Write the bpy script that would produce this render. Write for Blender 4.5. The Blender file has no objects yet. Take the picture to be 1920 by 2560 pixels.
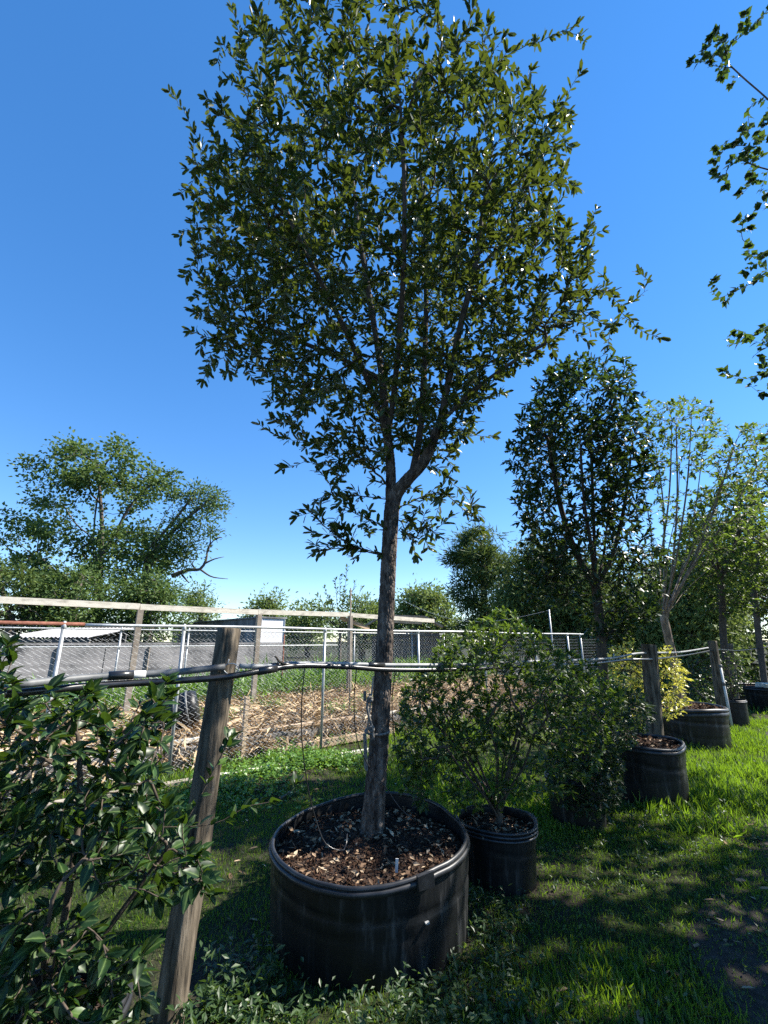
import bpy, math
import numpy as np
from mathutils import Vector, Matrix

# ------------------------------------------------------------------ camera, sky, sun, exposure
SC = bpy.context.scene
COL = SC.collection
EYE = 1.65
FPX = 1130.0                                   # focal length in pixels of the 1920 x 2560 photograph
PITCH = math.atan(323.0 / FPX)
cam_data = bpy.data.cameras.new('camera')
cam = bpy.data.objects.new('camera', cam_data); COL.objects.link(cam)
cam.location = (0, 0, EYE)
cam.rotation_euler = (math.pi / 2 + PITCH, 0, 0)
cam_data.sensor_fit = 'VERTICAL'; cam_data.sensor_height = 36.0; cam_data.sensor_width = 27.0
cam_data.lens = 36.0 * FPX / 2560.0
cam_data.clip_start = 0.05; cam_data.clip_end = 3000
SC.camera = cam

SUN_BEARING, SUN_ELEV = math.radians(77), math.radians(45)
world = bpy.data.worlds.new('World'); SC.world = world; world.use_nodes = True
wn = world.node_tree; wn.nodes.clear()
w_out = wn.nodes.new('ShaderNodeOutputWorld'); w_bg = wn.nodes.new('ShaderNodeBackground')
w_sky = wn.nodes.new('ShaderNodeTexSky'); w_hs = wn.nodes.new('ShaderNodeHueSaturation')
w_sky.sky_type = 'NISHITA'; w_sky.sun_disc = False
w_sky.sun_elevation = SUN_ELEV; w_sky.sun_rotation = SUN_BEARING
w_sky.air_density = 0.9; w_sky.dust_density = 0.0; w_sky.ozone_density = 2.8; w_sky.altitude = 600
w_hs.inputs['Saturation'].default_value = 1.5; w_hs.inputs['Hue'].default_value = 0.507
w_bg.inputs['Strength'].default_value = 0.15
w_gm = wn.nodes.new('ShaderNodeGamma'); w_gm.inputs['Gamma'].default_value = 0.72
wn.links.new(w_sky.outputs[0], w_gm.inputs['Color']); wn.links.new(w_gm.outputs[0], w_hs.inputs['Color']); wn.links.new(w_hs.outputs[0], w_bg.inputs['Color'])
wn.links.new(w_bg.outputs[0], w_out.inputs['Surface'])

sun_data = bpy.data.lights.new('sun', 'SUN'); sun = bpy.data.objects.new('sun', sun_data); COL.objects.link(sun)
sun_data.energy = 4.7; sun_data.angle = math.radians(0.53); sun_data.color = (1.0, 0.945, 0.86)
sdir = Vector((math.cos(SUN_ELEV) * math.sin(SUN_BEARING), math.cos(SUN_ELEV) * math.cos(SUN_BEARING), math.sin(SUN_ELEV)))
sun.rotation_euler = sdir.to_track_quat('Z', 'Y').to_euler(); sun.location = (30, 16, 40)

vs = SC.view_settings
vs.view_transform = 'Standard'; vs.look = 'None'; vs.exposure = 1.46; vs.gamma = 1.0; vs.use_curve_mapping = False
SC.render.engine = 'CYCLES'
SC.cycles.use_denoising = False; SC.cycles.denoising_prefilter = 'ACCURATE'; SC.cycles.denoising_input_passes = 'RGB_ALBEDO_NORMAL'
SC.cycles.max_bounces = 4; SC.cycles.transparent_max_bounces = 8; SC.cycles.transmission_bounces = 4
SC.cycles.sample_clamp_indirect = 6.0

# ------------------------------------------------------------------ small maths helpers
CP, SP = math.cos(PITCH), math.sin(PITCH)
def ray(x, y):
    u = -(y - 1280.0)
    return x - 960.0, FPX * CP - u * SP, FPX * SP + u * CP
def at(x, y, Y):
    r, f, u = ray(x, y); k = Y / f
    return np.array((r * k, Y, EYE + u * k))
def atz(x, y, Z=0.0):
    r, f, u = ray(x, y); k = (Z - EYE) / u
    return np.array((r * k, f * k, Z))
def project(P):
    P = np.asarray(P, float).reshape(-1, 3)
    Y, Z = P[:, 1], P[:, 2] - EYE
    d = np.maximum(Y * CP + Z * SP, 1e-3); up = -Y * SP + Z * CP
    return 960 + FPX * P[:, 0] / d, 1280 - FPX * up / d, Y * CP + Z * SP
def unit(v):
    v = np.asarray(v, float)
    return v / np.maximum(np.linalg.norm(v, axis=-1, keepdims=True), 1e-9)
def _h(i, j, k, s):
    n = (i * 374761393 + j * 668265263 + k * 1274126177 + s * 974634541) & 0x7fffffff
    n = ((n ^ (n >> 13)) * 1103515245) & 0x7fffffff
    return ((n ^ (n >> 16)) & 0xffff) / 65535.0
def vnoise(P, s=0):
    P = np.asarray(P, float); i = np.floor(P).astype(np.int64); f = P - i; u = f * f * (3 - 2 * f); r = 0
    for a in (0, 1):
        for b in (0, 1):
            for c in (0, 1):
                w = (u[..., 0] if a else 1 - u[..., 0]) * (u[..., 1] if b else 1 - u[..., 1]) * (u[..., 2] if c else 1 - u[..., 2])
                r = r + w * _h(i[..., 0] + a, i[..., 1] + b, i[..., 2] + c, s)
    return r
def fbm(P, s=0, o=3):
    P = np.asarray(P, float)
    return sum(vnoise(P * 2 ** k, s + k) / 2 ** (k + 1) for k in range(o)) / (1 - 0.5 ** o)

def worley(P, s=0):
    P = np.asarray(P, float); i = np.floor(P).astype(np.int64); d1 = np.full(P.shape[:-1], 9.0); d2 = d1.copy()
    for a in (-1, 0, 1):
        for b in (-1, 0, 1):
            for c in (-1, 0, 1):
                q = i + (a, b, c); f = np.stack([q[..., k] + _h(q[..., 0], q[..., 1], q[..., 2], s + 11 * k) for k in range(3)], -1)
                d = np.sqrt(((f - P) ** 2).sum(-1)); n1 = np.minimum(d1, d); d2 = np.minimum(d2, np.maximum(d1, d)); d1 = n1
    return d2 - d1

# ------------------------------------------------------------------ mesh collector
class B:
    def __init__(self):
        self.v, self.t, self.q, self.a, self.n = [], [], [], [], 0
    def raw(self, V, tris=None, quads=None, tint=0.5, rib=0.0):
        V = np.asarray(V, float).reshape(-1, 3); m = len(V)
        at_ = np.empty((m, 2)); at_[:, 0] = tint; at_[:, 1] = rib
        if tris is not None and len(tris): self.t.append(np.asarray(tris, np.int64).reshape(-1, 3) + self.n)
        if quads is not None and len(quads): self.q.append(np.asarray(quads, np.int64).reshape(-1, 4) + self.n)
        self.v.append(V); self.a.append(at_); self.n += m
        return self
    def obox(self, p0, p1, w, h, up=(0, 0, 1), tint=0.5, jit=0.0, taper=1.0):
        p0, p1 = np.asarray(p0, float), np.asarray(p1, float)
        d = unit(p1 - p0); s = np.cross(d, up)
        if np.linalg.norm(s) < 1e-4: s = np.cross(d, (0, 1, 0))
        s = unit(s); u = np.cross(s, d); V = []
        for p, k in ((p0, 1.0), (p1, taper)):
            for a, b in ((-1, -1), (1, -1), (1, 1), (-1, 1)):
                V.append(p + s * a * w / 2 * k + u * b * h / 2 * k)
        V = np.array(V)
        if jit: V = V + np.random.RandomState(self.n + 7).uniform(-jit, jit, V.shape)
        return self.raw(V, quads=[(0, 1, 2, 3), (7, 6, 5, 4), (0, 4, 5, 1), (1, 5, 6, 2), (2, 6, 7, 3), (3, 7, 4, 0)], tint=tint)
    def box(self, lo, hi, tint=0.5):
        lo, hi = np.asarray(lo, float), np.asarray(hi, float); c = (lo + hi) / 2
        return self.obox((lo[0], c[1], c[2]), (hi[0], c[1], c[2]), hi[1] - lo[1], hi[2] - lo[2], tint=tint)
    def tube(self, pts, rad, n=6, cap=True, tint=0.5, disp=None):
        P = np.asarray(pts, float); m = len(P); R = np.broadcast_to(np.asarray(rad, float), (m,))
        T = np.empty_like(P); T[1:-1] = P[2:] - P[:-2]; T[0] = P[1] - P[0]; T[-1] = P[-1] - P[-2]; T = unit(T)
        ref = np.array((0.0, 0, 1)) if abs(T.mean(0)[2]) < 0.75 * np.linalg.norm(T.mean(0)) + 1e-9 else np.array((0.0, 1, 0))
        S = unit(np.cross(T, ref)); U = np.cross(S, T)
        ang = np.arange(n) * 2 * math.pi / n
        ring = S[:, None] * np.cos(ang)[None, :, None] + U[:, None] * np.sin(ang)[None, :, None]
        RR = R[:, None] * np.ones(n)
        if disp is not None: RR = RR + disp(P, ang)
        V = P[:, None] + ring * RR[:, :, None]
        i = np.arange(m - 1)[:, None] * n; j = np.arange(n)[None]; k = (j + 1) % n
        Q = np.stack([i + j, i + k, i + n + k, i + n + j], -1).reshape(-1, 4)
        V = V.reshape(-1, 3); tr = []
        if cap:
            V = np.vstack([V, P[0] - T[0] * R[0] * 0.02, P[-1] + T[-1] * R[-1] * 0.02]); a, b = m * n, m * n + 1
            tr = [(a, (x + 1) % n, x) for x in range(n)] + [(b, (m - 1) * n + x, (m - 1) * n + (x + 1) % n) for x in range(n)]
        return self.raw(V, tr, Q, tint)
    def lathe(self, prof, n=48, center=(0, 0, 0), disp=None, tint=0.5):
        prof = np.asarray(prof, float); m = len(prof); ang = np.arange(n) * 2 * math.pi / n
        A, Z = np.meshgrid(ang, prof[:, 1]); R = np.repeat(prof[:, 0][:, None], n, 1)
        if disp is not None: R, Z = disp(R, A, Z)
        V = np.stack([center[0] + R * np.cos(A), center[1] + R * np.sin(A), center[2] + Z], -1).reshape(-1, 3)
        i = np.arange(m - 1)[:, None] * n; j = np.arange(n)[None]; k = (j + 1) % n
        return self.raw(V, quads=np.stack([i + j, i + k, i + n + k, i + n + j], -1).reshape(-1, 4), tint=tint)
    def leaves(self, tmpl, pos, d, nrm, size, tint):
        V = leaf_verts(tmpl, pos, d, nrm, size); N, k = V.shape[:2]
        off = (np.arange(N) * k)[:, None, None]
        self.raw(V.reshape(-1, 3), (tmpl['t'][None] + off).reshape(-1, 3), None, np.repeat(np.asarray(tint, float), k), np.tile(tmpl['r'], N))
        return self
    def mesh(self, name, smooth=False):
        me = bpy.data.meshes.new(name)
        V = np.vstack(self.v).astype(np.float32)
        T = np.vstack(self.t) if self.t else np.zeros((0, 3), np.int64)
        Q = np.vstack(self.q) if self.q else np.zeros((0, 4), np.int64)
        me.vertices.add(len(V)); me.vertices.foreach_set('co', V.ravel())
        nl = T.size + Q.size; me.loops.add(nl); me.loops.foreach_set('vertex_index', np.concatenate([T.ravel(), Q.ravel()]).astype(np.int32))
        nf = len(T) + len(Q); me.polygons.add(nf)
        tot = np.concatenate([np.full(len(T), 3), np.full(len(Q), 4)]).astype(np.int32)
        st = np.concatenate([[0], np.cumsum(tot)[:-1]]).astype(np.int32)
        me.polygons.foreach_set('loop_start', st); me.polygons.foreach_set('loop_total', tot)
        me.polygons.foreach_set('use_smooth', np.full(nf, smooth))
        A = np.vstack(self.a).astype(np.float32)
        for i, nm in enumerate(('tint', 'rib')):
            me.attributes.new(nm, 'FLOAT', 'POINT').data.foreach_set('value', np.ascontiguousarray(A[:, i]))
        me.update(calc_edges=True)
        return me
    def build(self, name, mat, parent=None, smooth=False, loc=None):
        me = self.mesh(name, smooth); me.materials.append(mat)
        return link(name, me, parent)
def link(name, me, parent=None):
    o = bpy.data.objects.new(name, me); COL.objects.link(o)
    if parent is not None:
        o.parent = parent
        o.matrix_parent_inverse = PINV.get(parent.name, Matrix())
    return o
PINV = {}
def tag(o, label=None, cat=None, group=None, kind=None):
    if label: o['label'] = label
    if cat: o['category'] = cat
    if group: o['group'] = group
    if kind: o['kind'] = kind
    return o
def thing(name, loc, label, cat, group=None):
    o = bpy.data.objects.new(name, None); COL.objects.link(o); o.location = tuple(float(c) for c in loc)
    o.empty_display_size = 0.1
    PINV[o.name] = Matrix.Translation(o.location).inverted()
    return tag(o, label, cat, group)

# ------------------------------------------------------------------ leaf templates (x across, y along, z normal)
def make_tmpl(rows, fold=0.12, curl=0.1, wave=0.0):
    V, r = [(0, 0, 0)], [1.0]
    for i, (y, w) in enumerate(rows):
        c = -curl * y * y
        wv = wave * (1 if i % 2 else -1)
        V += [(-w, y, c + fold * w + wv), (0, y, c), (w, y, c + fold * w - wv)]; r += [0, 1, 0]
    V.append((0, 1, -curl)); r.append(1.0)
    T = [(0, 2, 1), (0, 3, 2)]
    for i in range(len(rows) - 1):
        a, b = 1 + 3 * i, 4 + 3 * i
        T += [(a, a + 1, b + 1), (a, b + 1, b), (a + 1, a + 2, b + 2), (a + 1, b + 2, b + 1)]
    a = 1 + 3 * (len(rows) - 1); e = len(V) - 1
    T += [(a, a + 1, e), (a + 1, a + 2, e)]
    return dict(v=np.array(V, float), t=np.array(T), r=np.array(r, float))
T_OAK = make_tmpl([(0.28, 0.15), (0.80, 0.15)], 0.25, 0.10)
T_HOLLY = make_tmpl([(0.07, 0.03), (0.22, 0.18), (0.45, 0.25), (0.68, 0.21), (0.87, 0.10)], 0.3, 0.2, 0.012)
T_SMALL = make_tmpl([(0.5, 0.21)], 0.3, 0.1)
T_WIDE = make_tmpl([(0.42, 0.38)], 0.2, 0.15)
T_BLADE = make_tmpl([(0.5, 0.05)], 0.3, 0.35)
T_GRASS = dict(v=np.array([(-0.03, 0, 0), (0.03, 0, 0), (0.022, 0.55, -0.06), (-0.01, 1, -0.28)], float), t=np.array([(0, 1, 2), (0, 2, 3)]), r=np.zeros(4))
T_NEEDLE = dict(v=np.array([(-0.018, 0, 0), (0.018, 0, 0), (0, 1, -0.05)], float), t=np.array([(0, 1, 2)]), r=np.zeros(3))
T_TRI = dict(v=np.array([(0, 0, 0), (-0.22, 0.5, 0.05), (0.22, 0.5, 0.05), (0, 1, -0.05)], float), t=np.array([(0, 2, 1), (1, 2, 3)]), r=np.zeros(4))
def leaf_frame(d, nrm):
    d = unit(d); x = np.cross(d, nrm); bad = np.linalg.norm(x, axis=1) < 1e-3
    x[bad] = np.cross(d[bad], (0.3, 0.9, 0.1)); x = unit(x)
    return x, d, np.cross(x, d)
def leaf_verts(tmpl, pos, d, nrm, size):
    x, y, z = leaf_frame(d, nrm); t = tmpl['v']; s = np.asarray(size, float)[:, None, None]
    return pos[:, None] + s * (t[None, :, 0:1] * x[:, None] + t[None, :, 1:2] * y[:, None] + t[None, :, 2:3] * z[:, None])

# ------------------------------------------------------------------ materials
def new_mat(name):
    m = bpy.data.materials.new(name); m.use_nodes = True; nt = m.node_tree
    bs = nt.nodes['Principled BSDF']; out = nt.nodes['Material Output']
    return m, nt, bs, out
def N(nt, t, **kw):
    n = nt.nodes.new(t)
    for k, v in kw.items():
        if k in n.inputs: n.inputs[k].default_value = v
        else: setattr(n, k, v)
    return n
def ramp(nt, stops, fac):
    r = nt.nodes.new('ShaderNodeValToRGB'); e = r.color_ramp.elements
    while len(e) < len(stops): e.new(0.5)
    for el, (p, c) in zip(e, stops): el.position = p; el.color = (*c, 1)
    nt.links.new(fac, r.inputs[0]); return r.outputs[0]
def coords(nt, scale=(1, 1, 1)):
    g = nt.nodes.new('ShaderNodeNewGeometry'); mp = nt.nodes.new('ShaderNodeMapping')
    mp.inputs['Scale'].default_value = scale; nt.links.new(g.outputs['Position'], mp.inputs[0]); return mp.outputs[0]
def noise(nt, vec, scale, detail=5, rough=0.6):
    n = N(nt, 'ShaderNodeTexNoise', Scale=scale, Detail=detail, Roughness=rough); nt.links.new(vec, n.inputs['Vector']); return n.outputs['Fac']
def bump(nt, bs, h, strength=0.3, dist=0.01):
    b = N(nt, 'ShaderNodeBump', Strength=strength, Distance=dist); nt.links.new(h, b.inputs['Height']); nt.links.new(b.outputs[0], bs.inputs['Normal'])
def leaf_mat(name, cols, trans=(0.16, 0.26, 0.02), rough=0.32, tf=0.35, rib=None, spec=0.5):
    m, nt, bs, out = new_mat(name)
    a = N(nt, 'ShaderNodeAttribute', attribute_name='tint')
    c = ramp(nt, [(i / max(1, len(cols) - 1), k) for i, k in enumerate(cols)], a.outputs['Fac'])
    if rib:
        ra = N(nt, 'ShaderNodeAttribute', attribute_name='rib')
        pw = N(nt, 'ShaderNodeMath', operation='POWER'); pw.inputs[1].default_value = 7; nt.links.new(ra.outputs['Fac'], pw.inputs[0])
        mx = N(nt, 'ShaderNodeMixRGB'); mx.inputs[2].default_value = (*rib, 1)
        nt.links.new(pw.outputs[0], mx.inputs[0]); nt.links.new(c, mx.inputs[1]); c = mx.outputs[0]
    nt.links.new(c, bs.inputs['Base Color']); bs.inputs['Roughness'].default_value = rough
    bs.inputs['Specular IOR Level'].default_value = spec
    tr = N(nt, 'ShaderNodeBsdfTranslucent'); tr.inputs[0].default_value = (*trans, 1)
    mx = N(nt, 'ShaderNodeMixShader'); mx.inputs[0].default_value = tf
    nt.links.new(bs.outputs[0], mx.inputs[1]); nt.links.new(tr.outputs[0], mx.inputs[2]); nt.links.new(mx.outputs[0], out.inputs['Surface'])
    return m
def surf(name, stops, scale=6, stretch=(1, 1, 1), rough=0.85, metal=0.0, bstr=0.35, bdist=0.01, detail=6, fine=None, tintmix=0.0, spec=0.3):
    m, nt, bs, out = new_mat(name)
    v = coords(nt, stretch); f = noise(nt, v, scale, detail)
    if tintmix:
        a = N(nt, 'ShaderNodeAttribute', attribute_name='tint')
        mx = N(nt, 'ShaderNodeMath', operation='MULTIPLY_ADD'); mx.inputs[1].default_value = tintmix; nt.links.new(a.outputs['Fac'], mx.inputs[0])
        sb = N(nt, 'ShaderNodeMath', operation='MULTIPLY_ADD'); sb.inputs[1].default_value = 1.0; sb.inputs[2].default_value = -tintmix / 2
        nt.links.new(f, sb.inputs[0]); nt.links.new(sb.outputs[0], mx.inputs[2]); cf = mx.outputs[0]
    else: cf = f
    nt.links.new(ramp(nt, stops, cf), bs.inputs['Base Color'])
    bs.inputs['Roughness'].default_value = rough; bs.inputs['Metallic'].default_value = metal; bs.inputs['Specular IOR Level'].default_value = spec
    h = noise(nt, v, fine, 4) if fine else f
    if bstr: bump(nt, bs, h, bstr, bdist)
    return m
M = {}
M['oak_leaf'] = leaf_mat('oak_leaf', [(0.014, 0.026, 0.009), (0.024, 0.043, 0.014), (0.042, 0.066, 0.022), (0.14, 0.15, 0.03)], (0.16, 0.21, 0.02), 0.4, 0.22, rib=(0.10, 0.14, 0.05), spec=0.38)
M['holly_leaf'] = leaf_mat('holly_leaf', [(0.006, 0.016, 0.006), (0.010, 0.027, 0.008), (0.018, 0.045, 0.012), (0.06, 0.115, 0.02)], (0.14, 0.26, 0.02), 0.38, 0.15, rib=(0.09, 0.14, 0.045), spec=0.24)
M['box_leaf'] = leaf_mat('box_leaf', [(0.018, 0.036, 0.009), (0.036, 0.066, 0.016), (0.065, 0.108, 0.022), (0.17, 0.24, 0.04)], (0.18, 0.28, 0.025), 0.42, 0.3, spec=0.35)
M['dark_leaf'] = leaf_mat('dark_leaf', [(0.012, 0.026, 0.01), (0.022, 0.045, 0.016), (0.04, 0.065, 0.024)], (0.10, 0.17, 0.02), 0.4, 0.22, spec=0.35)
M['gold_leaf'] = leaf_mat('gold_leaf', [(0.16, 0.22, 0.03), (0.55, 0.52, 0.08), (0.75, 0.68, 0.2)], (0.6, 0.58, 0.08), 0.4, 0.35)
M['crape_leaf'] = leaf_mat('crape_leaf', [(0.03, 0.056, 0.015), (0.055, 0.095, 0.022), (0.10, 0.13, 0.03), (0.2, 0.16, 0.04)], (0.20, 0.30, 0.035), 0.5, 0.33, spec=0.3)
M['tallow_leaf'] = leaf_mat('tallow_leaf', [(0.018, 0.036, 0.01), (0.03, 0.056, 0.014), (0.06, 0.095, 0.02)], (0.12, 0.2, 0.025), 0.42, 0.28)
M['far_leaf'] = leaf_mat('far_leaf', [(0.035, 0.068, 0.02), (0.06, 0.105, 0.03), (0.10, 0.155, 0.045), (0.15, 0.2, 0.06)], (0.15, 0.23, 0.04), 0.6, 0.28, spec=0.2)
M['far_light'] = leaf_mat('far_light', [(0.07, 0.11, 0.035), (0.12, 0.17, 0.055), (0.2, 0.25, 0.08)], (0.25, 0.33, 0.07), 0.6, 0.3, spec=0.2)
M['pine_leaf'] = leaf_mat('pine_leaf', [(0.035, 0.06, 0.02), (0.06, 0.10, 0.03), (0.14, 0.19, 0.04)], (0.16, 0.22, 0.04), 0.6, 0.2, spec=0.2)
M['grass'] = leaf_mat('grass', [(0.009, 0.021, 0.004), (0.024, 0.055, 0.008), (0.065, 0.13, 0.012), (0.17, 0.2, 0.045)], (0.26, 0.44, 0.02), 0.55, 0.36)
M['clover'] = leaf_mat('clover', [(0.04, 0.10, 0.015), (0.09, 0.19, 0.025), (0.16, 0.28, 0.04)], (0.25, 0.42, 0.04), 0.45, 0.3)
M['weed'] = leaf_mat('weed', [(0.016, 0.036, 0.012), (0.03, 0.062, 0.018), (0.065, 0.11, 0.028)], (0.14, 0.24, 0.03), 0.45, 0.3)
M['straw'] = leaf_mat('straw', [(0.2, 0.13, 0.07), (0.4, 0.285, 0.155), (0.56, 0.43, 0.255)], (0.3, 0.2, 0.1), 0.7, 0.1)
M['litter'] = leaf_mat('litter', [(0.05, 0.03, 0.02), (0.16, 0.10, 0.06), (0.30, 0.20, 0.12), (0.5, 0.40, 0.27)], (0.2, 0.12, 0.06), 0.8, 0.1, spec=0.15)
M['chip'] = leaf_mat('chip', [(0.02, 0.012, 0.008), (0.06, 0.032, 0.02), (0.07, 0.042, 0.027), (0.21, 0.145, 0.095)], (0.05, 0.03, 0.02), 0.9, 0.02, spec=0.08)
M['oak_bark'] = surf('oak_bark', [(0.34, (0.02, 0.014, 0.011)), (0.5, (0.08, 0.062, 0.049)), (0.7, (0.21, 0.172, 0.14))], 26, (1, 1, 0.38), 0.92, bstr=0.9, bdist=0.012)
M['twig'] = surf('twig', [(0.3, (0.035, 0.027, 0.02)), (0.7, (0.11, 0.085, 0.062))], 40, (1, 1, 0.4), 0.9)
M['tan_bark'] = surf('tan_bark', [(0.36, (0.10, 0.07, 0.05)), (0.5, (0.22, 0.16, 0.11)), (0.66, (0.36, 0.28, 0.2))], 22, (1, 1, 0.3), 0.75)
M['dark_bark'] = surf('dark_bark', [(0.3, (0.03, 0.024, 0.02)), (0.7, (0.10, 0.08, 0.06))], 22, (1, 1, 0.35), 0.92)
M['far_bark'] = surf('far_bark', [(0.3, (0.05, 0.042, 0.036)), (0.7, (0.15, 0.125, 0.10))], 6, (1, 1, 0.35), 0.95)
M['plastic'] = surf('plastic', [(0.44, (0.005, 0.0055, 0.006)), (0.56, (0.011, 0.0115, 0.012)), (0.66, (0.045, 0.044, 0.042)), (0.76, (0.12, 0.115, 0.105))], 16, (1, 1, 0.16), 0.46, bstr=0.35, bdist=0.006, fine=50, spec=0.35, detail=12)
M['rim_plastic'] = surf('rim_plastic', [(0.3, (0.006, 0.006, 0.007)), (0.8, (0.03, 0.031, 0.032))], 14, (1, 1, 1), 0.46, bstr=0.1, bdist=0.004, spec=0.55)
M['pipe'] = surf('pipe', [(0.3, (0.010, 0.010, 0.011)), (0.8, (0.03, 0.03, 0.03))], 20, (1, 1, 1), 0.3, bstr=0.05, bdist=0.003, spec=0.6)
M['conduit'] = surf('conduit', [(0.3, (0.06, 0.062, 0.064)), (0.6, (0.15, 0.155, 0.155)), (0.8, (0.3, 0.3, 0.3))], 10, (1, 1, 1), 0.5, bstr=0.05, bdist=0.003)
M['mid_pipe'] = surf('mid_pipe', [(0.3, (0.16, 0.165, 0.165)), (0.6, (0.28, 0.285, 0.28)), (0.8, (0.42, 0.42, 0.41))], 9, (1, 1, 1), 0.5, bstr=0.05, bdist=0.003)
M['pale_pipe'] = surf('pale_pipe', [(0.3, (0.45, 0.45, 0.44)), (0.8, (0.68, 0.68, 0.67))], 10, (1, 1, 1), 0.5, bstr=0.05, bdist=0.003)
M['post_wood'] = surf('post_wood', [(0.34, (0.02, 0.016, 0.012)), (0.46, (0.085, 0.068, 0.047)), (0.56, (0.13, 0.105, 0.075)), (0.72, (0.23, 0.19, 0.14))], 30, (1, 1, 0.12), 0.92, bstr=1.0, bdist=0.012, detail=12)
M['grey_wood'] = surf('grey_wood', [(0.3, (0.14, 0.115, 0.09)), (0.55, (0.29, 0.25, 0.20)), (0.8, (0.42, 0.375, 0.31))], 9, (0.6, 0.6, 0.6), 0.9, bstr=0.5, bdist=0.006)
M['pale_wood'] = surf('pale_wood', [(0.3, (0.36, 0.33, 0.27)), (0.5, (0.60, 0.56, 0.47)), (0.8, (0.70, 0.66, 0.57))], 7, (1, 1, 3), 0.85, bstr=0.4, bdist=0.005)
M['tan_wood'] = surf('tan_wood', [(0.3, (0.32, 0.22, 0.13)), (0.55, (0.48, 0.36, 0.24)), (0.8, (0.62, 0.50, 0.36))], 7, (1, 1, 3), 0.85, bstr=0.5, bdist=0.006)
M['galv'] = surf('galv', [(0.3, (0.24, 0.255, 0.26)), (0.7, (0.42, 0.435, 0.435))], 12, (1, 1, 1), 0.42, metal=0.35, bstr=0.05)
M['galv_rail'] = surf('galv_rail', [(0.3, (0.36, 0.375, 0.38)), (0.7, (0.55, 0.565, 0.56))], 12, (1, 1, 1), 0.42, metal=0.2, bstr=0.05)
M['rust'] = surf('rust', [(0.3, (0.10, 0.035, 0.022)), (0.7, (0.26, 0.11, 0.075))], 16, (1, 1, 1), 0.85, bstr=0.3)
M['wire'] = surf('wire', [(0.3, (0.30, 0.315, 0.32)), (0.7, (0.48, 0.495, 0.495))], 8, (1, 1, 1), 0.45, metal=0.25, bstr=0)
M['concrete'] = surf('concrete', [(0.36, (0.07, 0.07, 0.072)), (0.48, (0.22, 0.21, 0.205)), (0.72, (0.33, 0.31, 0.30))], 1.3, (1, 1, 1.6), 0.92, bstr=0.3, fine=20, detail=9)
M['block'] = surf('block', [(0.3, (0.11, 0.10, 0.09)), (0.7, (0.30, 0.27, 0.235))], 8, (1, 1, 1), 0.95, bstr=0.6, bdist=0.012)
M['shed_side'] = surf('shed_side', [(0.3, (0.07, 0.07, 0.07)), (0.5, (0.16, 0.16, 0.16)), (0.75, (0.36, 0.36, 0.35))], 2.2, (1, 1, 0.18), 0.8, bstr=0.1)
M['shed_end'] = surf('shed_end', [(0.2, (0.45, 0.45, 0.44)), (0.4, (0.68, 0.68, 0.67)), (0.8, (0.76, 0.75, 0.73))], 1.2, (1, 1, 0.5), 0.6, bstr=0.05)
M['tin'] = surf('tin', [(0.3, (0.30, 0.29, 0.28)), (0.7, (0.5, 0.49, 0.48))], 3, (1, 1, 1), 0.55, metal=0.3, bstr=0.1)
M['dark_board'] = surf('dark_board', [(0.3, (0.05, 0.05, 0.048)), (0.7, (0.13, 0.125, 0.12))], 5, (1, 1, 0.4), 0.9)
M['white_tub'] = surf('white_tub', [(0.2, (0.45, 0.46, 0.47)), (0.5, (0.72, 0.74, 0.76)), (0.8, (0.8, 0.8, 0.8))], 5, (1, 1, 1), 0.45, bstr=0.1)
M['cloth'] = surf('cloth', [(0.3, (0.07, 0.068, 0.062)), (0.7, (0.2, 0.19, 0.17))], 60, (1, 1, 1), 0.95, bstr=0.4)
M['lizard'] = surf('lizard', [(0.3, (0.02, 0.016, 0.01)), (0.7, (0.07, 0.055, 0.035))], 90, (1, 1, 1), 0.6, bstr=0.3, bdist=0.002)
M['soil'] = surf('soil', [(0.3, (0.014, 0.009, 0.007)), (0.6, (0.04, 0.026, 0.019)), (0.8, (0.09, 0.06, 0.045))], 30, (1, 1, 1), 0.95, bstr=1.0, bdist=0.02)
M['bedsoil'] = surf('bedsoil', [(0.3, (0.17, 0.11, 0.055)), (0.6, (0.32, 0.22, 0.12)), (0.8, (0.45, 0.33, 0.19))], 14, (1, 1, 1), 0.95, bstr=0.8, bdist=0.02)
M['wound'] = surf('wound', [(0.3, (0.3, 0.3, 0.29)), (0.7, (0.55, 0.55, 0.53))], 30, (1, 1, 1), 0.7, bstr=0.1)
def ground_mat():
    m, nt, bs, out = new_mat('ground')
    v = coords(nt)
    big = noise(nt, v, 0.7, 6, 0.62); fine = noise(nt, v, 22, 6, 0.7); mid = noise(nt, v, 4, 5)
    dirt = ramp(nt, [(0.3, (0.014, 0.011, 0.009)), (0.55, (0.038, 0.03, 0.023)), (0.78, (0.10, 0.08, 0.06))], fine)
    green = ramp(nt, [(0.3, (0.008, 0.012, 0.004)), (0.5, (0.02, 0.029, 0.008)), (0.72, (0.06, 0.07, 0.022))], fine)
    mask = ramp(nt, [(0.42, (0, 0, 0)), (0.58, (1, 1, 1))], big)
    mx = N(nt, 'ShaderNodeMixRGB'); nt.links.new(mask, mx.inputs[0]); nt.links.new(dirt, mx.inputs[1]); nt.links.new(green, mx.inputs[2])
    nt.links.new(mx.outputs[0], bs.inputs['Base Color']); bs.inputs['Roughness'].default_value = 0.95; bs.inputs['Specular IOR Level'].default_value = 0.15
    bump(nt, bs, fine, 0.9, 0.02)
    return m
M['ground'] = ground_mat()
M['dirt'] = surf('dirt', [(0.3, (0.013, 0.011, 0.009)), (0.55, (0.035, 0.028, 0.023)), (0.8, (0.09, 0.072, 0.057))], 16, (1, 1, 1), 0.95, bstr=1.0, bdist=0.02)

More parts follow.
